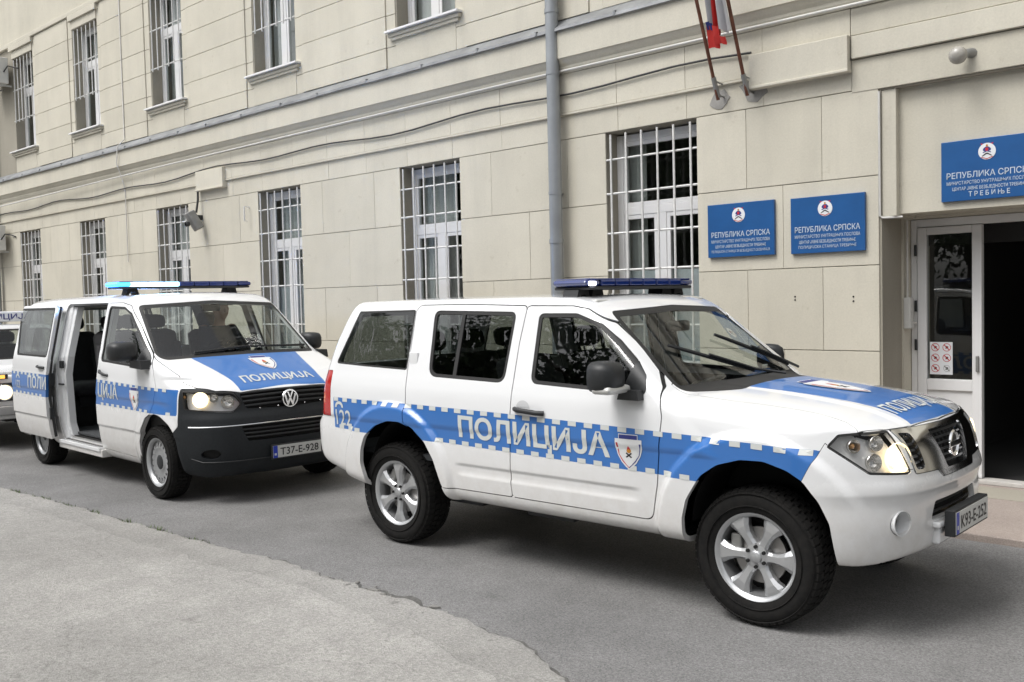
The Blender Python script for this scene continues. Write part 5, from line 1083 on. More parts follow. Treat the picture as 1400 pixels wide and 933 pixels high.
    HL = fillet([(-1.835, 1.015), (-2.128, 1.000), (-2.279, .985), (-2.352, .884), (-2.287, .812), (-1.856, .845)], [.02, 0, .02, .03, .05, .04])
    hl, S = cut(S, np.maximum(sdpoly(HL, u(S), cz(S)), 3.1 - cx(S)), .002)
    bu = np.maximum(np.maximum(3.435 + .0 * cz(S) - cx(S), cz(S) - np.where(ay(S) > .46, 1.012, 1.02)), -np.maximum(3.435 + (cz(S) - .70) * 0 - cx(S), -1)) if False else np.maximum(np.maximum(3.440 - np.clip(.70 - cz(S), 0, .2) * .9 - cx(S), cz(S) - 1.03), 3.1 - cx(S))
    bp_, S = cut(S, bu, .002)
    g1 = fillet([(-.470, .980), (0, 1.0), (.470, .980), (.425, .835), (0, .82), (-.425, .835)], [.02, 0, .02, .03, 0, .03]); g2 = fillet([(-.50, .690), (.50, .690), (.445, .552), (-.445, .552)], [.02, .02, .03, .03])
    gA, bp_ = bp_.split(np.maximum(sdpoly(g1, s_y(bp_), cz(bp_)), 3.5 - cx(bp_))); gB, bp_ = bp_.split(np.maximum(sdpoly(g2, s_y(bp_), cz(bp_)), 3.5 - cx(bp_)))
    fogv = np.sqrt(((ay(bp_) - .735) / 1.4) ** 2 + (cz(bp_) - .455) ** 2) - .045; fg, bp_ = bp_.split(np.maximum(fogv, 3.4 - cx(bp_)))
    BM = surf_obj('front_bumper', [(bp_.lipped(.03), BUMPERB), (gA.moved(-.05), GAP), (gB.moved(-.05), GAP), (fg.moved(-.035), GAP)], VAN)
    gx = lambda y, z: float(solve_x(vn_body, np.array([y]), np.array([z]))[0])
    G = empty('grille', (0, 0, 0), 0, VAN)
    for z in (.855, .895, .935, .968): hw = np.interp(z, [.83, .98], [.425, .462]); MB().tube([(gx(y, z) - .016, y, z + .012 * (1 - (y / .46) ** 2)) for y in np.linspace(-hw, hw, 13)], .0115, BLACKP, 8).obj('slat', G)
    for z in (.585, .62, .655): hw = np.interp(z, [.55, .69], [.445, .49]); MB().tube([(gx(y, z) - .018, y, z) for y in np.linspace(-hw, hw, 13)], .010, BLACKP, 8).obj('slat', G)
    MB().tube([(gx(y, .704) + .001, y, .704 - .012 * min(1, abs(y)) + .0) for y in np.linspace(-.86, .86, 31)], .0055, CHROME, 6).obj('trim_line', BM)
    MB().tube([(gx(y, .40) + .002, y, .385 + (.03 if abs(y) > .8 else 0)) for y in np.linspace(-.84, .84, 31)], .006, BLACKP, 6).obj('lower_lip', BM)
    xb = gx(0, .893) + .012; e = MB(); e.lathe([(.066, 0), (.070, .010), (.080, .010), (.084, 0)], CHROME, 'x', 40, (xb, 0, .893)); e.lathe([(0, .0), (.07, .0)], BLACKP, 'x', 36, (xb, 0, .893))
    for pa in ([(-.030, .060), (-.018, .063), (0, .018), (.018, .063), (.030, .060), (.006, .000), (-.006, .000)], [(-.060, .032), (-.048, .045), (-.026, -.028), (-.006, .008), (.006, .008), (.026, -.028), (.048, .045), (.060, .032), (.032, -.060), (.020, -.062), (0, -.020), (-.020, -.062), (-.032, -.060)]):
        e.prism(pa, xb + .002, xb + .009, CHROME, lambda a, b, t: (t, a, .893 + b))
    e.obj('emblem', G)
    for y, z in ((-.30, .83), (-.12, .835), (.16, .84), (.34, .845)): MB().ball((gx(y, z) + .002, y, z), .007, CHROME, 8, 6).obj('screw', BM)
    plate(VAN, (3.905, .012, .432), .50, .108, 'T37-E-928', holder=.025)
    for s in (-1, 1):
        part = sub(hl, hl.V[:, 1] * s > 0); LAMP = empty('headlight', (0, 0, 0), 0, VAN); surf_obj('lamp_bowl', [(part.moved(-.06), BOWL)], LAMP); rim_, cov = part.split(-(sdpoly(HL, u(part), cz(part)) + .010)); surf_obj('lens', [(part, CLEAR)], LAMP); surf_obj('lamp_edge', [(rim_.moved(.0015), SEAL)], LAMP)
        for yy, zz, rr, on in ((.775, .930, .070, True), (.575, .905, .058, None), (.862, .955, .030, False), (.68, .945, .040, None)):
            x0 = gx(yy * s, zz); n = Vector((1., (.8 if yy > .7 else .45) * s, .05)).normalized(); R_ = n.to_track_quat('X', 'Z').to_matrix().to_4x4(); R_.translation = Vector((x0, yy * s, zz)) - n * .034
            b_ = MB(); b_.lathe([(rr, .012), (rr * .96, .016), (rr * .8, -.012), (rr * .4, -.024), (0, -.026)], LITBOWL if on else REFLECTOR, 'x', 28); b_.ball((-.006, 0, 0), rr * (.40 if on else .45), LAMPON if on else (AMBER if on is False else CLEAR), 14, 10); ob = b_.obj('main_beam' if on else 'bulb', LAMP); ob.matrix_local = R_
    # side doors
    gs = .5
    fd, S = cut(S, np.maximum(sdpoly(FD, cx(S), cz(S)), gate(S, gs)), .003); sd, S = cut(S, np.maximum(sdpoly(SD, cx(S), cz(S)), gate(S, gs)), .003)
    for s in (-1, 1):
        p = sub(fd, fd.V[:, 1] * s > 0); hole, skin = p.split(sdpoly(FW, cx(p), cz(p))); D = surf_obj('door', liveried(skin, blue, chk, lip=.05), VAN); gl, ed = hole.split(sdpoly(FW, cx(hole), cz(hole)) + .020)
        surf_obj('window', [(gl.moved(-.010), CAR_GLASS)], D); surf_obj('window_seal', [(ed.moved(-.004).lipped(.01), SEAL)], D); tri = fillet([(2.66, 1.20), (2.983, 1.186), (2.891, 1.285), (2.76, 1.39)], .02); sp = hole.split(sdpoly(tri, cx(hole), cz(hole)))[0]; surf_obj('mirror_sail', [(sp.moved(.004), BLACKP)], D)
        yy = lambda x, z: s * abs(float(solve_y(vn_body, np.array([x]), np.array([z]))[0]))
        MB().tube([(x, yy(x, 1.135) + s * (.026 if 0 < i < 4 else .003), 1.136 - .01 * i) for i, x in enumerate(np.linspace(1.845, 2.05, 5))], .014, BLACKP, 8).obj('door_handle', D)
    SW = fillet([(.690, 1.772), (1.640, 1.772), (1.700, 1.238), (.775, 1.238)], [.05, .05, .06, .06])
    SWp = fillet([(.56, 1.775), (1.655, 1.775), (1.750, 1.240), (.78, 1.246)], [.04, .04, .05, .05])
    # left side panel stays shut; right door slid back along its rail
    pl = sub(sd, sd.V[:, 1] > 0); hole, skin = pl.split(sdpoly(SW, cx(pl), cz(pl))); D = surf_obj('door', liveried(skin, blue, chk, lip=.03), VAN); surf_obj('window', [(hole.moved(-.004), CAR_GLASS)], D)
    pr = sub(sd, sd.V[:, 1] < 0); hole, skin = pr.split(sdpoly(SWp, cx(pr), cz(pr))); gl, ed = hole.split(sdpoly(SWp, cx(hole), cz(hole)) + .022)
    off = np.array([-1.082, -.115, 0.])
    def sh(q): return Surf(q.V + off, q.N, q.T)
    zt2 = lambda x: zt(x + 0) + .008; zb2 = lambda x: zb(x) + .014
    D = surf_obj('sliding_door', [(sh(q), m) for q, m in liveried(skin, stripe_fn(zt2, zb2, xr, xf), checks_fn(zt2, zb2, xr, xf, .128, .064, .028, .02), lip=.07)], VAN)
    inn = Surf(skin.V - skin.N * .07, -skin.N, skin.T[:, ::-1]); surf_obj('inner_trim', [(sh(inn), CARDB)], D)
    surf_obj('window', [(sh(gl.moved(-.006)), PRIV_GLASS)], D); surf_obj('window_seal', [(sh(ed.moved(.0)), SEAL)], D)
    yo = lambda x, z: float(solve_y(vn_body, np.array([x]), np.array([z]))[0]) - .115
    MB().tube([(x - 1.082, yo(x, 1.135) - (.026 if 0 < i < 4 else .003), 1.142 - .003 * i) for i, x in enumerate(np.linspace(1.50, 1.70, 5))], .014, BLACKP, 8).obj('door_handle', D)
    edge = [(.640, 1.78), (.735, 1.22), (.722, 1.06), (.690, .80), (.70, .38)]
    sl = MB().tube([(x - .045 if i == 0 else x - .045, yo(x + 1.07, z) + .045, z) for i, (x, z) in enumerate(edge)], .016, SEAL, 8); sl.obj('rubber_edge', D)
    MB().box((.655, yo(1.74, 1.0) + .03, .93), (.690, yo(1.74, 1.0) + .085, 1.07), BLACKP, .006).obj('latch', D); MB().box((.640, yo(1.74, .62) + .03, .57), (.672, yo(1.74, .62) + .07, .70), BLACKP, .006).obj('latch', D)
    fyd = lambda a, b, l=.003: (a - 1.082, solve_y(vn_body, *np.broadcast_arrays(np.asarray(a, float), np.asarray(b, float))) - .115 - l, b)
    text_obj('lettering', 'ПОЛИ', REFL, lambda a, b: fyd(1.195 + a, .900 + b), .130, .575, .022, D, 'l', .3); text_obj('lettering', '122', REFL, lambda a, b: fyd(.80 + a, .880 + b), .09, .14, .010, D, 'l', .3)
    check_film(D, fyd, zt2, zb2, .70, 1.66, .128, .064, .026, lambda a, b: False)
    decal('phone_symbol', [([(.868 + .06 * math.cos(t), .995 + .04 * math.sin(t)) for t in np.linspace(-.2, math.pi + .2, 12)] + [(.868 + .036 * math.cos(t), .995 + .02 * math.sin(t)) for t in np.linspace(math.pi + .2, -.2, 12)], REFL, .003)], fyd, D)
    # rear side glass
    RQ = fillet([(-.80, 1.765), (.42, 1.775), (.50, 1.245), (-.82, 1.255)], .06); rq, S = S.split(np.maximum(sdpoly(RQ, cx(S), cz(S)), gate(S, gs)))
    for s in (-1, 1):
        p = sub(rq, rq.V[:, 1] * s > 0); gl, ed = p.split(sdpoly(RQ, cx(p), cz(p)) + .02); o = surf_obj('rear_side_window', [(gl.moved(-.003), CAR_GLASS)], VAN); surf_obj('seal', [(ed, SEAL)], o)
    BG = fillet([(-.70, 1.76), (.70, 1.76), (.78, 1.25), (-.78, 1.25)], .06); bgl, S = S.split(np.maximum(sdpoly(BG, s_y(S), cz(S)), cx(S) + .6)); surf_obj('rear_window', [(bgl.moved(-.003), CAR_GLASS)], VAN)
    tl = np.maximum(np.maximum(cz(S) - 1.20, .75 - cz(S)), np.maximum(cx(S) + .90, .74 - ay(S))); ta, S = cut(S, tl, .002)
    for s in (-1, 1): surf_obj('tail_light', [(sub(ta, ta.V[:, 1] * s > 0), TAILR)], VAN)
    bluS = lambda x, z: np.maximum(blue(x, z), np.minimum(x - .45, 1.72 - x)); surf_obj('body', liveried(S, bluS, chk, lip=.045), VAN); surf_obj('panel_gap', [(q, GAP) for q in SEAMS], VAN)['kind'] = 'stuff'; SEAMS.clear()
    ska = lambda a, b: sdpoly(archF, np.array([a]), np.array([b]))[0] < .03 or sdpoly(archR, np.array([a]), np.array([b]))[0] < .03
    for s in (-1, 1): check_film(VAN, flank_fn(vn_body, s, .003), zt, zb, 1.79 if s < 0 else -.9, 3.36, .128, .064, .026, ska); 
    fy = flank_fn(vn_body, -1, .003); text_obj('lettering', 'ЦИЈА', REFL, lambda a, b: fy(1.815 + a, .882 - .012 * a + b), .132, .475, .022, VAN, 'l', .3); decal('shield', shield_polys(2.672, .905, .20, .215), lambda a, b, l: fy(a, b, l), VAN)
    fl = flank_fn(vn_body, 1, .003); text_obj('lettering', 'ПОЛИЦИЈА', REFL, lambda a, b: fl(2.3 - a, .882 + b), .132, 1.1, .022, VAN, 'l', .3)
    # inner shell, door jambs, sill rails
    shell = surface_net(lambda x, y, z: vn_body(x, y, z) + .055, (-1.1, -1.0, .3), (3.5, 1.0, 1.95), .05)
    cut_ = lambda s, P, gr=0.: np.maximum(sdpoly(P, cx(s), cz(s)) + gr, gate(s, .5))
    for P, gr in ((FW, .0), (SW, .0), (RQ, 0.)): _, shell = shell.split(cut_(shell, P, gr))
    _, shell = shell.split(np.maximum(np.maximum(sdpoly(SD, cx(shell), cz(shell)) + .035, gate(shell, .5)), shell.V[:, 1])); _, shell = shell.split(np.maximum(arch(shell) - .03, gate(shell, .5))); _, shell = shell.split(np.maximum(sdpoly(wsP, s_y(shell), cz(shell)) - .02, 1.9 - cx(shell))); _, shell = shell.split(np.maximum(sdpoly(BG, s_y(shell), cz(shell)), cx(shell) + .6)); _, shell = shell.split(2.3 - cx(shell) + np.maximum(0, cz(shell) - 1.2) * 3)
    surf_obj('inner_trim', [(Surf(shell.V, -shell.N, shell.T[:, ::-1]), CARDB)], VAN)
    # white jamb behind the opening's rear edge and the B-pillar face
    for pts, w in ((([(.575, 1.80), (.655, 1.24), (.632, 1.05), (.632, .52), (.67, .36)]), .10), (([(1.705, 1.80), (1.80, 1.22), (1.782, 1.06), (1.742, .80), (1.755, .36)]), .09)):
        mb = MB(); V = []
        for x, z in pts:
            y = float(solve_y(vn_body, np.array([x]), np.array([z]))[0])
            dx = .14 if x < 1.2 else -.02
            V += [(x, y + .012, z), (x + dx * .55, y + .035, z), (x + dx * .6, y + .055, z), (x + dx, y + .06 + (0 if x < 1.2 else .06), z), (x + dx, y + .11 + w * .2, z)]
        mb.add(V, [(i * 5 + k, i * 5 + k + 1, (i + 1) * 5 + k + 1, (i + 1) * 5 + k) for i in range(len(pts) - 1) for k in range(4)], PAINTN, False); mb.obj('door_jamb', VAN)
    xj = .70
    for z0, z1, m in ((.94, .955, BLACKP), (1.12, 1.20, BLACKP)): yj = float(solve_y(vn_body, np.array([.66]), np.array([z0]))[0]); MB().box((xj - .04 if z1 - z0 < .05 else xj - .02, yj + .02, z0), (xj + .07 if z1 - z0 < .05 else xj + .05, yj + .05, z1), m, .006).obj('latch_plate', VAN)
    for k, (y0, y1, z0, z1, m) in enumerate(((-.945, -.88, .335, .352, PAINTN), (-.88, -.845, .345, .358, BLACKP), (-.845, -.80, .36, .375, PAINTN), (-.80, -.765, .372, .382, BLACKP), (-.765, -.70, .385, .40, PAINTN))): MB().box((.62, y0, z0 - .02), (1.75, y1, z1), m, .004).obj('sill_rail', VAN)
    MB().box((.60, -.93, .255), (1.78, -.70, .335), PAINT, .01).obj('sill', VAN)
    # upper door rail seen above the opening
    MB().tube([(x, float(solve_y(vn_body, np.array([x]), np.array([1.80]))[0]) + .05, 1.795) for x in np.linspace(.55, 1.72, 8)], .018, BLACKP, 8).obj('upper_rail', VAN)
    MB().box((-.55, -1.0, .98), (.60, -.955, 1.00), BLACKP, .003).obj('slide_rail', VAN)
    # mirrors, wipers, beacon bar
    for s in (-1, 1): mirror(VAN, (2.78 if s < 0 else 2.66, -1.075 if s < 0 else .985, 1.355), (.27 if s < 0 else .2, .185, .20), s, ([(2.70, 1.20), (2.96, 1.19), (2.94, 1.27), (2.72, 1.27)], s * .90, s * 1.0))
    for tip, piv in (((2.762, -.184, 1.517), (2.99, .12, 1.335)), ):
        pass
    for y0, y1, z0, z1 in ((-.50, .02, 1.312, 1.345), (.02, .745, 1.345, 1.322)):
        pts = [(float(solve_x(vn_body, np.array([y]), np.array([z]), 3.6, 1.5)[0]) + .012, y, z + .008) for y, z in zip(np.linspace(y0, y1, 8), np.linspace(z0, z1, 8))]; w_ = MB(); w_.tube(pts, .012, BLACKP, 6); w_.obj('wiper', VAN)
    MB().box((2.86, -.80, 1.232), (3.00, .80, 1.262), BLACKP, .012).obj('cowl', VAN)
    lightbar(VAN, 1.72, 1.947, .755, .15, .068, lit=(0, 1, 3), feet=(.55,), n=9, core=(1, 2, 3)); LB = [c for c in VAN.children if c.name.startswith('lightbar')][0]
    for y in (-.50, -.28): pl_ = bpy.data.lights.new('beacon_glow', 'POINT'); pl_.energy = 22; pl_.color = (.22, .45, 1.); pl_.shadow_soft_size = .05; q = bpy.data.objects.new('beacon_glow', pl_); COL.objects.link(q); q.parent = VAN; q.location = (1.72 - .20, y, 2.03)
    # wheels
    T = tyre_mesh('tyre', .338, .222, .205, 54, .007); mb = MB(); R = .222; h_ = .085
    mb.lathe([(R - .025, -h_ + .02), (R - .014, -h_), (R + .002, -h_ - .006), (R + .004, -h_ + .004), (R - .008, -h_ + .02), (R - .03, -h_ + .05), (R - .035, h_)], STEELW, 'y', 64)
    rim_me = mb.mesh('rim')
    nr, na = 20, 160; rr = np.linspace(.060, R - .020, nr); aa = np.linspace(0, 2 * math.pi, na + 1)[:-1]; RR, AA = np.meshgrid(rr, aa, indexing='ij'); dep = np.interp(RR, [.06, .075, .085, .12, .135, .175, .185, .205], [-.062, -.064, -.050, -.052, -.066, -.058, -.048, -.055]); V = np.stack([RR * np.cos(AA), dep, RR * np.sin(AA)], -1).reshape(-1, 3)
    q = np.arange(nr * na).reshape(nr, na); a0, a1, b0, b1 = q[:-1], np.roll(q, -1, 1)[:-1], q[1:], np.roll(q, -1, 1)[1:]; T3 = np.concatenate([np.stack([a0, b0, b1], -1).reshape(-1, 3), np.stack([a0, b1, a1], -1).reshape(-1, 3)])
    disc = Surf(V, np.tile([0., -1., 0.], (len(V), 1)), T3); ang = np.arctan2(V[:, 2], V[:, 0]); k = np.round(ang / (2 * math.pi / 18)) * (2 * math.pi / 18); da = (ang - k) * np.hypot(V[:, 0], V[:, 2]); dr = np.hypot(V[:, 0], V[:, 2]) - .160
    _, disc = disc.split(np.sqrt((da / .62) ** 2 + dr ** 2) - .0185); disc = disc.lipped(.012); dob = surf_obj('wheel_disc', [(disc, STEELW)], None); dme = dob.data; bpy.data.objects.remove(dob)
    hub = MB(); hub.lathe([(0, -.072), (.05, -.072), (.066, -.064), (.082, -.050), (.09, -.045)], BLACKP, 'y', 32); hub.lathe([(0, -.02), (.20, -.02)], GAP, 'y', 32); hme = hub.mesh('hub_cap')
    for x in (0, 3.0):
        for s in (-1, 1): add_wheel(VAN, x, s * .815, .335, [('tyre', T), ('rim', rim_me), ('wheel_disc', dme), ('hub_cap', hme)], s)
    c = MB(); c.box((-.85, -.62, .27), (3.45, .62, .40), GAP, .02); c.box((.45, -.84, .275), (2.62, .84, .39), GAP); c.tube([(0, -.7, .335), (0, .7, .335)], .05, GAP, 8); c.tube([(3.0, -.7, .335), (3.0, .7, .335)], .04, GAP, 8); c.obj('chassis', VAN)
    for x0 in (0., 3.06):
        for s in (-1, 1): f = MB(); f.lathe([(.40, .0), (.40, .36)], GAP, 'y', 24, (x0, -.84 if s < 0 else .48, .40), 0, math.pi); f.lathe([(.0, 0), (.40, 0)], GAP, 'y', 24, (x0, s * .48, .40), 0, math.pi); f.obj('wheel_housing', VAN)
    # cabin
    MB().box((-.90, -.80, .405), (2.95, .80, .425), FLOORM).obj('cabin_floor', VAN)
    i = MB(); i.box((2.70, -.84, .43), (3.10, .84, 1.10), DASH, .06); i.box((2.55, -.82, .95), (3.02, .82, 1.20), DASH, .08); i.box((2.48, .20, 1.13), (2.85, .66, 1.27), DASH, .05); i.obj('dashboard', VAN)
    for y in (-.42, .44): seat(VAN, 1.62, y, .76, .50, back=.66, tilt=12, shell=FABRICG)
    for y in (-.27, .22): seat(VAN, .69, y, .76, .46, back=.64, tilt=12, bfab=FABRICG if y < 0 else None)
    for y in (-.42, .06, .54): seat(VAN, -.10, y, .76, .46, back=.64, tilt=12)
    mb = MB(); mb.box((.74, -.46, .425), (1.10, .46, .70), FLOORM, .02); mb.obj('seat_base', VAN)
    steering_wheel(VAN, (2.19, .44, 1.28), .19, 52)
    MB().box((2.34, -.11, 1.70), (2.375, .11, 1.765), BLACKP, .02).obj('rear_view_mirror', VAN)
build_van()
# ---------------------------------------------------------------- the driver
def build_driver():
    seg = lambda P, a, b, ra, rb: _cap(P, a, b, ra, rb)
    def _cap(P, a, b, ra, rb):
        a = np.array(a); b = np.array(b); ab = b - a; t = np.clip(((P - a) @ ab) / (ab @ ab), 0, 1); return np.linalg.norm(P - a - t[..., None] * ab, axis=-1) - (ra + (rb - ra) * t)
    L = []
    for s in (-1, 1):
        L += [((0, s * .09, .10), (.42, s * .13, .13), .085, .062), ((.42, s * .13, .13), (.52, s * .14, -.26), .058, .042), ((.52, s * .14, -.28), (.66, s * .15, -.32), .042, .034),
              ((-.05, s * .17, .56), (.10, s * .25, .33), .056, .044), ((.10, s * .25, .33), (.36, s * .17, .42), .042, .030), ((.36, s * .17, .42), (.425, s * .165, .445), .030, .026)]
        for k in range(4): L.append(((.425, s * (.150 + .018 * k) , .465 - .016 * k), (.475, s * (.150 + .018 * k), .445 - .016 * k), .011, .009))
        L.append(((.40, s * .14, .45), (.455, s * .125, .425), .012, .010))
    def fn(x, y, z):
        P = np.stack([x, y, z], -1); d = _cap(P, (.02, 0, .10), (-.03, 0, .30), .15, .145); d = smin(d, _cap(P, (-.03, -.09, .47), (-.03, .09, .47), .125, .125), .10); d = smin(d, _cap(P, (-.03, 0, .55), (.0, 0, .66), .062, .055), .04)
        for a, b, ra, rb in L: d = smin(d, _cap(P, a, b, ra, rb), .015 if ra < .013 else .035)
        h = (np.sqrt(((x - .035) / .098) ** 2 + (y / .078) ** 2 + ((z - .775) / .118) ** 2) - 1) * .085; d = smin(d, h, .03)
        d = smin(d, _cap(P, (.125, 0, .785), (.148, 0, .755), .010, .016), .012)                         # nose
        for s in (-1, 1): d = smin(d, np.sqrt(((x - .03) / .022) ** 2 + ((y - s * .082) / .012) ** 2 + ((z - .775) / .032) ** 2) * .015 - .015, .008); d = smax(d, -(np.sqrt((x - .135) ** 2 + (y - s * .034) ** 2 + (z - .79) ** 2) - .014), .015)
        d = smax(d, -(np.sqrt(((x - .135) / .012) ** 2 + (y / .025) ** 2 + ((z - .722) / .004) ** 2) * .006 - .006), .006)
        return d
    D = surface_net(fn, (-.25, -.38, -.42), (.75, .38, .95), .0125); z = D.V[:, 2]; x = D.V[:, 0]
    head, rest = D.split(.60 - z); hands, cloth = rest.split(np.maximum(.385 - x, .36 - z)); A = empty('person', (0, 0, 0)); A.parent = VAN; A.location = (1.70, .44, .935)
    tag(A, 'driver in dark uniform and cap sitting at the wheel of the van', 'person')
    surf_obj('body', [(cloth, CLOTH), (head, SKIN), (hands, SKIN)], A)
    mb = MB(); mb.lathe([(.0, .135), (.06, .130), (.100, .105), (.106, .06), (.100, .055)], CAPM, 'z', 24, (.03, 0, .77)); V = []
    for k in range(9): t = -1.1 + 2.2 * k / 8; V += [(.03 + .10 * math.cos(t), .10 * math.sin(t), .835), (.03 + .175 * math.cos(t * .85), .105 * math.sin(t), .822)]
    mb.add(V, [(2 * k, 2 * k + 1, 2 * k + 3, 2 * k + 2) for k in range(8)], CAPM, True); mb.obj('cap', A)
    M = VAN.matrix_basis @ Matrix.Translation((1.70, .44, .935)); A.parent = None; A.matrix_basis = M
build_driver()
# ---------------------------------------------------------------- the small square off-roader behind the van (x = 0 at its nose)
NV = empty('small_police_car', (-12.86, 4.99, 0), 0.)
tag(NV, 'small boxy white police car with round headlights behind the van', 'car')
def nv_body(x, y, z):
    a = np.abs(y); yc = np.clip(y, -1, 1)
    w = np.interp(z, [.2, .45, .7, .95, 1.08, 1.5, 1.7], [.78, .815, .82, .81, .795, .69, .63])
    side = a - w + .02 * np.clip(x + .5, 0, .6)
    hood = z - (1.005 - .055 * np.clip(x + 1.2, 0, 1.3) - .02 * yc * yc); front = x - (-.015 - .03 * yc * yc - .04 * np.clip(z - .6, 0, .5)); rear = -3.62 - x; under = .38 - z
    low = smax(smax(hood, front, .06), smax(under, rear, .05), .05); low = smax(low, side, .07)
    ws = (x - (-1.10 - .10 * yc * yc)) * .80 + (z - 1.06) * .60; roof = z - (1.565 - .04 * yc * yc); cab = smax(smax(ws, roof, .08), side, .06); cab = smax(cab, (-3.55 - x) * .9 + (z - 1.1) * .25, .08); cab = smax(cab, .7 - z, .02)
    return smin(low, cab, .02)
def build_small():
    S = surface_net(nv_body, (-3.75, -.95, .3), (.15, .95, 1.65), .03); cx = lambda s: s.V[:, 0]; cz = lambda s: s.V[:, 2]
    for c in (-.72, -2.92): _, S = S.split(np.maximum(np.sqrt((cx(S) - c) ** 2 + (cz(S) - .42) ** 2) - .37, gate(S, .45)))
    wsP = fillet([(-.60, 1.50), (.60, 1.50), (.70, 1.09), (-.70, 1.09)], .05); g, S = S.split(np.maximum(np.maximum(sdpoly(wsP, s_y(S), cz(S)), -1.75 - cx(S)), .3 - S.N[:, 0])); e, g2 = g.split(-(sdpoly(wsP, s_y(g), cz(g)) + .025)); o = surf_obj('windshield', [(g2.moved(-.004), WS_GLASS)], NV); surf_obj('seal', [(e, SEAL)], o)
    for P in ([(-1.42, 1.48), (-2.22, 1.49), (-2.22, 1.09), (-1.22, 1.09)], [(-2.32, 1.49), (-3.20, 1.47), (-3.30, 1.09), (-2.32, 1.09)]):
        P = fillet(P, .05); g, S = S.split(np.maximum(sdpoly(P, cx(S), cz(S)), gate(S, .45)))
        for s in (-1, 1): surf_obj('side_window', [(sub(g, g.V[:, 1] * s > 0).moved(-.005), CAR_GLASS)], NV)
    bz = stripe_fn(lambda x: x * 0 + .96, lambda x: x * 0 + .76, lambda z: z * 0 - 3.5, lambda z: z * 0 - .15); ck = checks_fn(lambda x: x * 0 + .96, lambda x: x * 0 + .76, lambda z: z * 0 - 3.5, lambda z: z * 0 - .15, .12, .06, .03)
    surf_obj('body', liveried(S, bz, ck, base=PAINTN, lip=.03), NV)
    fx = lambda y, z: float(solve_x(nv_body, np.array([y]), np.array([z]), .3, -1.)[0])
    G = MB(); G.box((-.06, -.73, .615), (-.005, .73, .845), BLACKP, .01); G = G.obj('grille', NV)
    for k in range(14): y = -.40 + .80 * k / 13; MB().box((-.02, y - .006, .63), (.004, y + .006, .83), GREYM, .002).obj('slat', G)
    for s in (-1, 1):
        m = MB(); m.lathe([(.102, -.02), (.105, .012), (.092, .018)], CHROME, 'x', 30, (0, s * .545, .73)); H = m.obj('headlight', NV); m = MB(); m.lathe([(.093, .010), (.07, .024), (.03, .032), (0, .034)], CLEAR, 'x', 28, (0, s * .545, .73)); m.obj('lens', H); m = MB(); m.lathe([(.092, .012), (.05, .004), (0, .002)], mat('round_lamp_lit', (.9, .85, .7), .4, emit=(1., .80, .45), estr=1.6), 'x', 24, (0, s * .545, .73)); m.obj('reflector', H)
        m = MB(); m.box((-.05, s * .575 - .085, .895), (-.012, s * .575 + .085, .955), BLACKP, .006); I = m.obj('indicator', NV); MB().box((-.03, s * .59 - .06, .903), (.0, s * .59 + .06, .947), AMBER_ON, .006).obj('lens', I)
        mir = MB().box((-1.30, s * .92 - .09, 1.10), (-1.24, s * .92 + .09, 1.24), BLACKP, .02); mir.box((-1.28, min(s * .78, s * .86), 1.11), (-1.25, max(s * .78, s * .86), 1.14), BLACKP, .005); mir.obj('mirror', NV)
    MB().box((-.04, -.80, .44), (.085, .80, .56), mat('bumper_alu', (.42, .43, .44), .45, .6), .02).obj('bumper', NV); MB().box((.086, -.26, .455), (.092, .26, .545), PLATEW).obj('licence_plate', NV)
    sg = MB().box((-1.78, -.46, 1.60), (-1.56, .46, 1.745), SIGNW, .025); sg = sg.obj('roof_sign', NV); text_obj('lettering', 'ПОЛИЦИЈА', NAVY, lambda a, b: (np.full(a.shape, -1.556), a, b + 1.635), .075, .78, .02, sg, 'c', 1.)
    for s in (-1, 1): MB().box((-1.75, s * .35 - .03, 1.52), (-1.60, s * .35 + .03, 1.61), BLACKP, .01).obj('sign_foot', sg)
    T = [m for m in bpy.data.meshes if m.name.startswith('tyre')][-1]; Rm = [m for m in bpy.data.meshes if m.name.startswith('rim')][-1]; Dm = [m for m in bpy.data.meshes if m.name.startswith('wheel_disc')][-1]; Hm = [m for m in bpy.data.meshes if m.name.startswith('hub_cap')][-1]
    for x in (-.72, -2.92):
        for s in (-1, 1): add_wheel(NV, x, s * .70, .34, [('tyre', T), ('rim', Rm), ('wheel_disc', Dm), ('hub_cap', Hm)], s)
    c = MB(); c.box((-3.5, -.5, .34), (-.15, .5, .55), GAP, .02); c.obj('chassis', NV)
    MB().box((-3.4, -.72, .55), (-.9, .72, .58), FLOORM).obj('cabin_floor', NV); MB().box((-1.45, -.70, .85), (-1.12, .70, 1.06), DASH, .05).obj('dashboard', NV)
    for y in (-.34, .34): seat(NV, -2.25, y, .62, .46, back=.56)
    for x0 in (-.72, -2.92):
        for s in (-1, 1): f = MB(); f.lathe([(.38, .0), (.38, .28)], GAP, 'y', 20, (x0, -.74 if s < 0 else .46, .42), 0, math.pi); f.obj('wheel_housing', NV)
build_small()
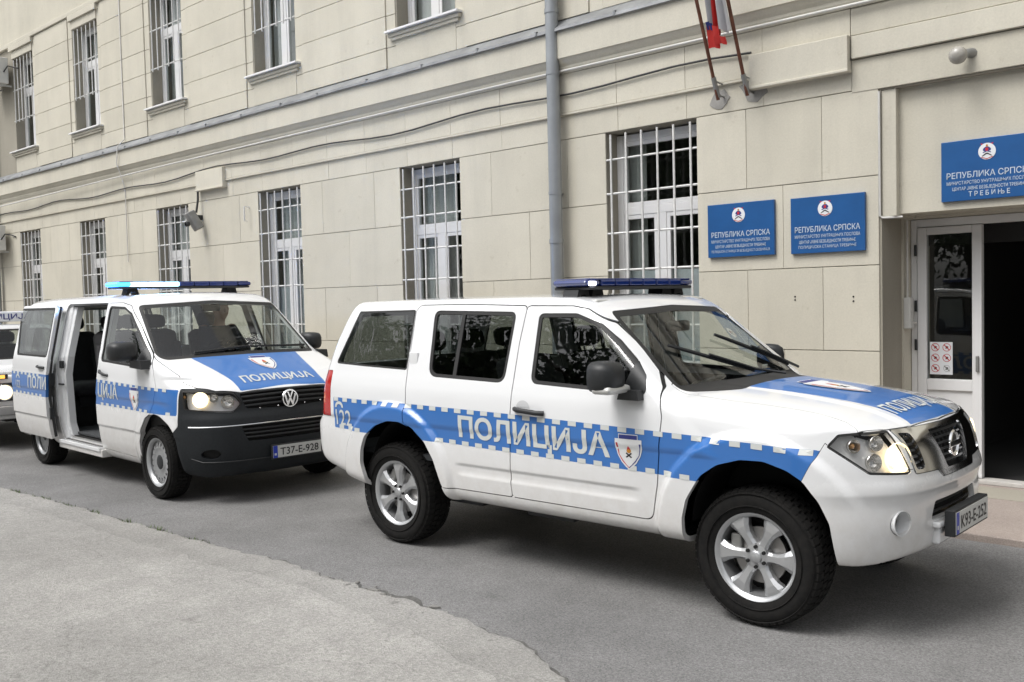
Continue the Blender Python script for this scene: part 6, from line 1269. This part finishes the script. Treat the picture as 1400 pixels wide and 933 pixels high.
# ---------------------------------------------------------------- trees across the street (seen mirrored in the panes)
def tree(x, y, h, spread, seed, label):
    r = np.random.default_rng(seed); o = empty('tree', (x, y, 0)); tag(o, label, 'tree', 'trees across the street')
    mb = MB(); mb.tube([(0, 0, -.1), (.05, .03, h * .2), (.1, -.05, h * .45), (.05, .05, h * .8)], [h * .032, h * .024, h * .017, h * .006], BARK, 10)
    tips = []
    for k in range(11):
        a = r.uniform(0, 6.28); z0 = h * r.uniform(.25, .6); L = spread * r.uniform(.6, 1.); p0 = Vector((.08, 0, z0)); p1 = Vector((math.cos(a) * L, math.sin(a) * L, z0 + h * r.uniform(.10, .32))); mid = p0.lerp(p1, .5) + Vector((0, 0, h * .04)); mb.tube([p0, mid, p1], [h * .010, h * .006, h * .002], BARK, 6, False); tips += [mid, p1]
    mb.obj('trunk', o); C = []
    for t in tips: C.append((t.x, t.y, t.z, spread * r.uniform(.28, .45)))
    for k in range(40): a = r.uniform(0, 6.28); q = r.uniform(0, 1) ** .6; z = r.uniform(.32, .97); rad = spread * math.sin(math.pi * min(1, (z - .22) / .86)) ** .7 * q; C.append((math.cos(a) * rad, math.sin(a) * rad, z * h, spread * r.uniform(.2, .38)))
    C = np.array(C); n = 15000; i = r.integers(0, len(C), n); d = r.normal(size=(n, 3)); d /= np.linalg.norm(d, axis=1, keepdims=True); P = C[i, :3] + d * (C[i, 3] * r.uniform(.35, 1., n) ** .5)[:, None] * np.array([1, 1, .8])
    A = r.normal(size=(n, 3)); A /= np.linalg.norm(A, axis=1, keepdims=True); B = np.cross(A, r.normal(size=(n, 3))); B /= np.linalg.norm(B, axis=1, keepdims=True); s = r.uniform(.08, .17, n)[:, None]
    V = np.stack([P - A * s, P + B * s * .55, P + A * s, P - B * s * .55], 1).reshape(-1, 3); me = bpy.data.meshes.new('crown'); me.from_pydata(V.tolist(), [], np.arange(4 * n).reshape(-1, 4).tolist()); me.materials.append(LEAF); me.update(); link('crown', me, o)
for k, (x, y, h, sp) in enumerate(((-34, -8, 9.5, 3.8), (-26.5, -9.5, 10.5, 4.2), (-20, -10.5, 8.8, 3.8), (-14.2, -10, 9.8, 4.0), (-8, -11, 9, 3.8), (-1, -11, 10, 4.2), (7, -10, 9.4, 4.0), (14, -8, 9.6, 4.2), (-30, -17, 10.5, 4.5), (-23, -18, 11, 4.6), (-17, -17.5, 10, 4.5), (-11, -18, 10.5, 4.6))):
    tree(x, y, h, sp, 40 + k, ['leafy tree far down the street left of the camera', 'tall leafy tree mirrored in the rear windows of the car', 'leafy tree mirrored in the middle window of the car', 'leafy tree mirrored in the front door window of the car', 'leafy tree behind the camera facing the drain pipe', 'leafy tree behind the camera facing the signs', 'leafy tree across the street facing the entrance', 'leafy tree far up the street right of the camera', 'back-row tree far down the street on the left', 'back-row tree behind the second tree from the left', 'back-row tree behind the third tree from the left', 'back-row tree behind the fourth tree from the left'][k])
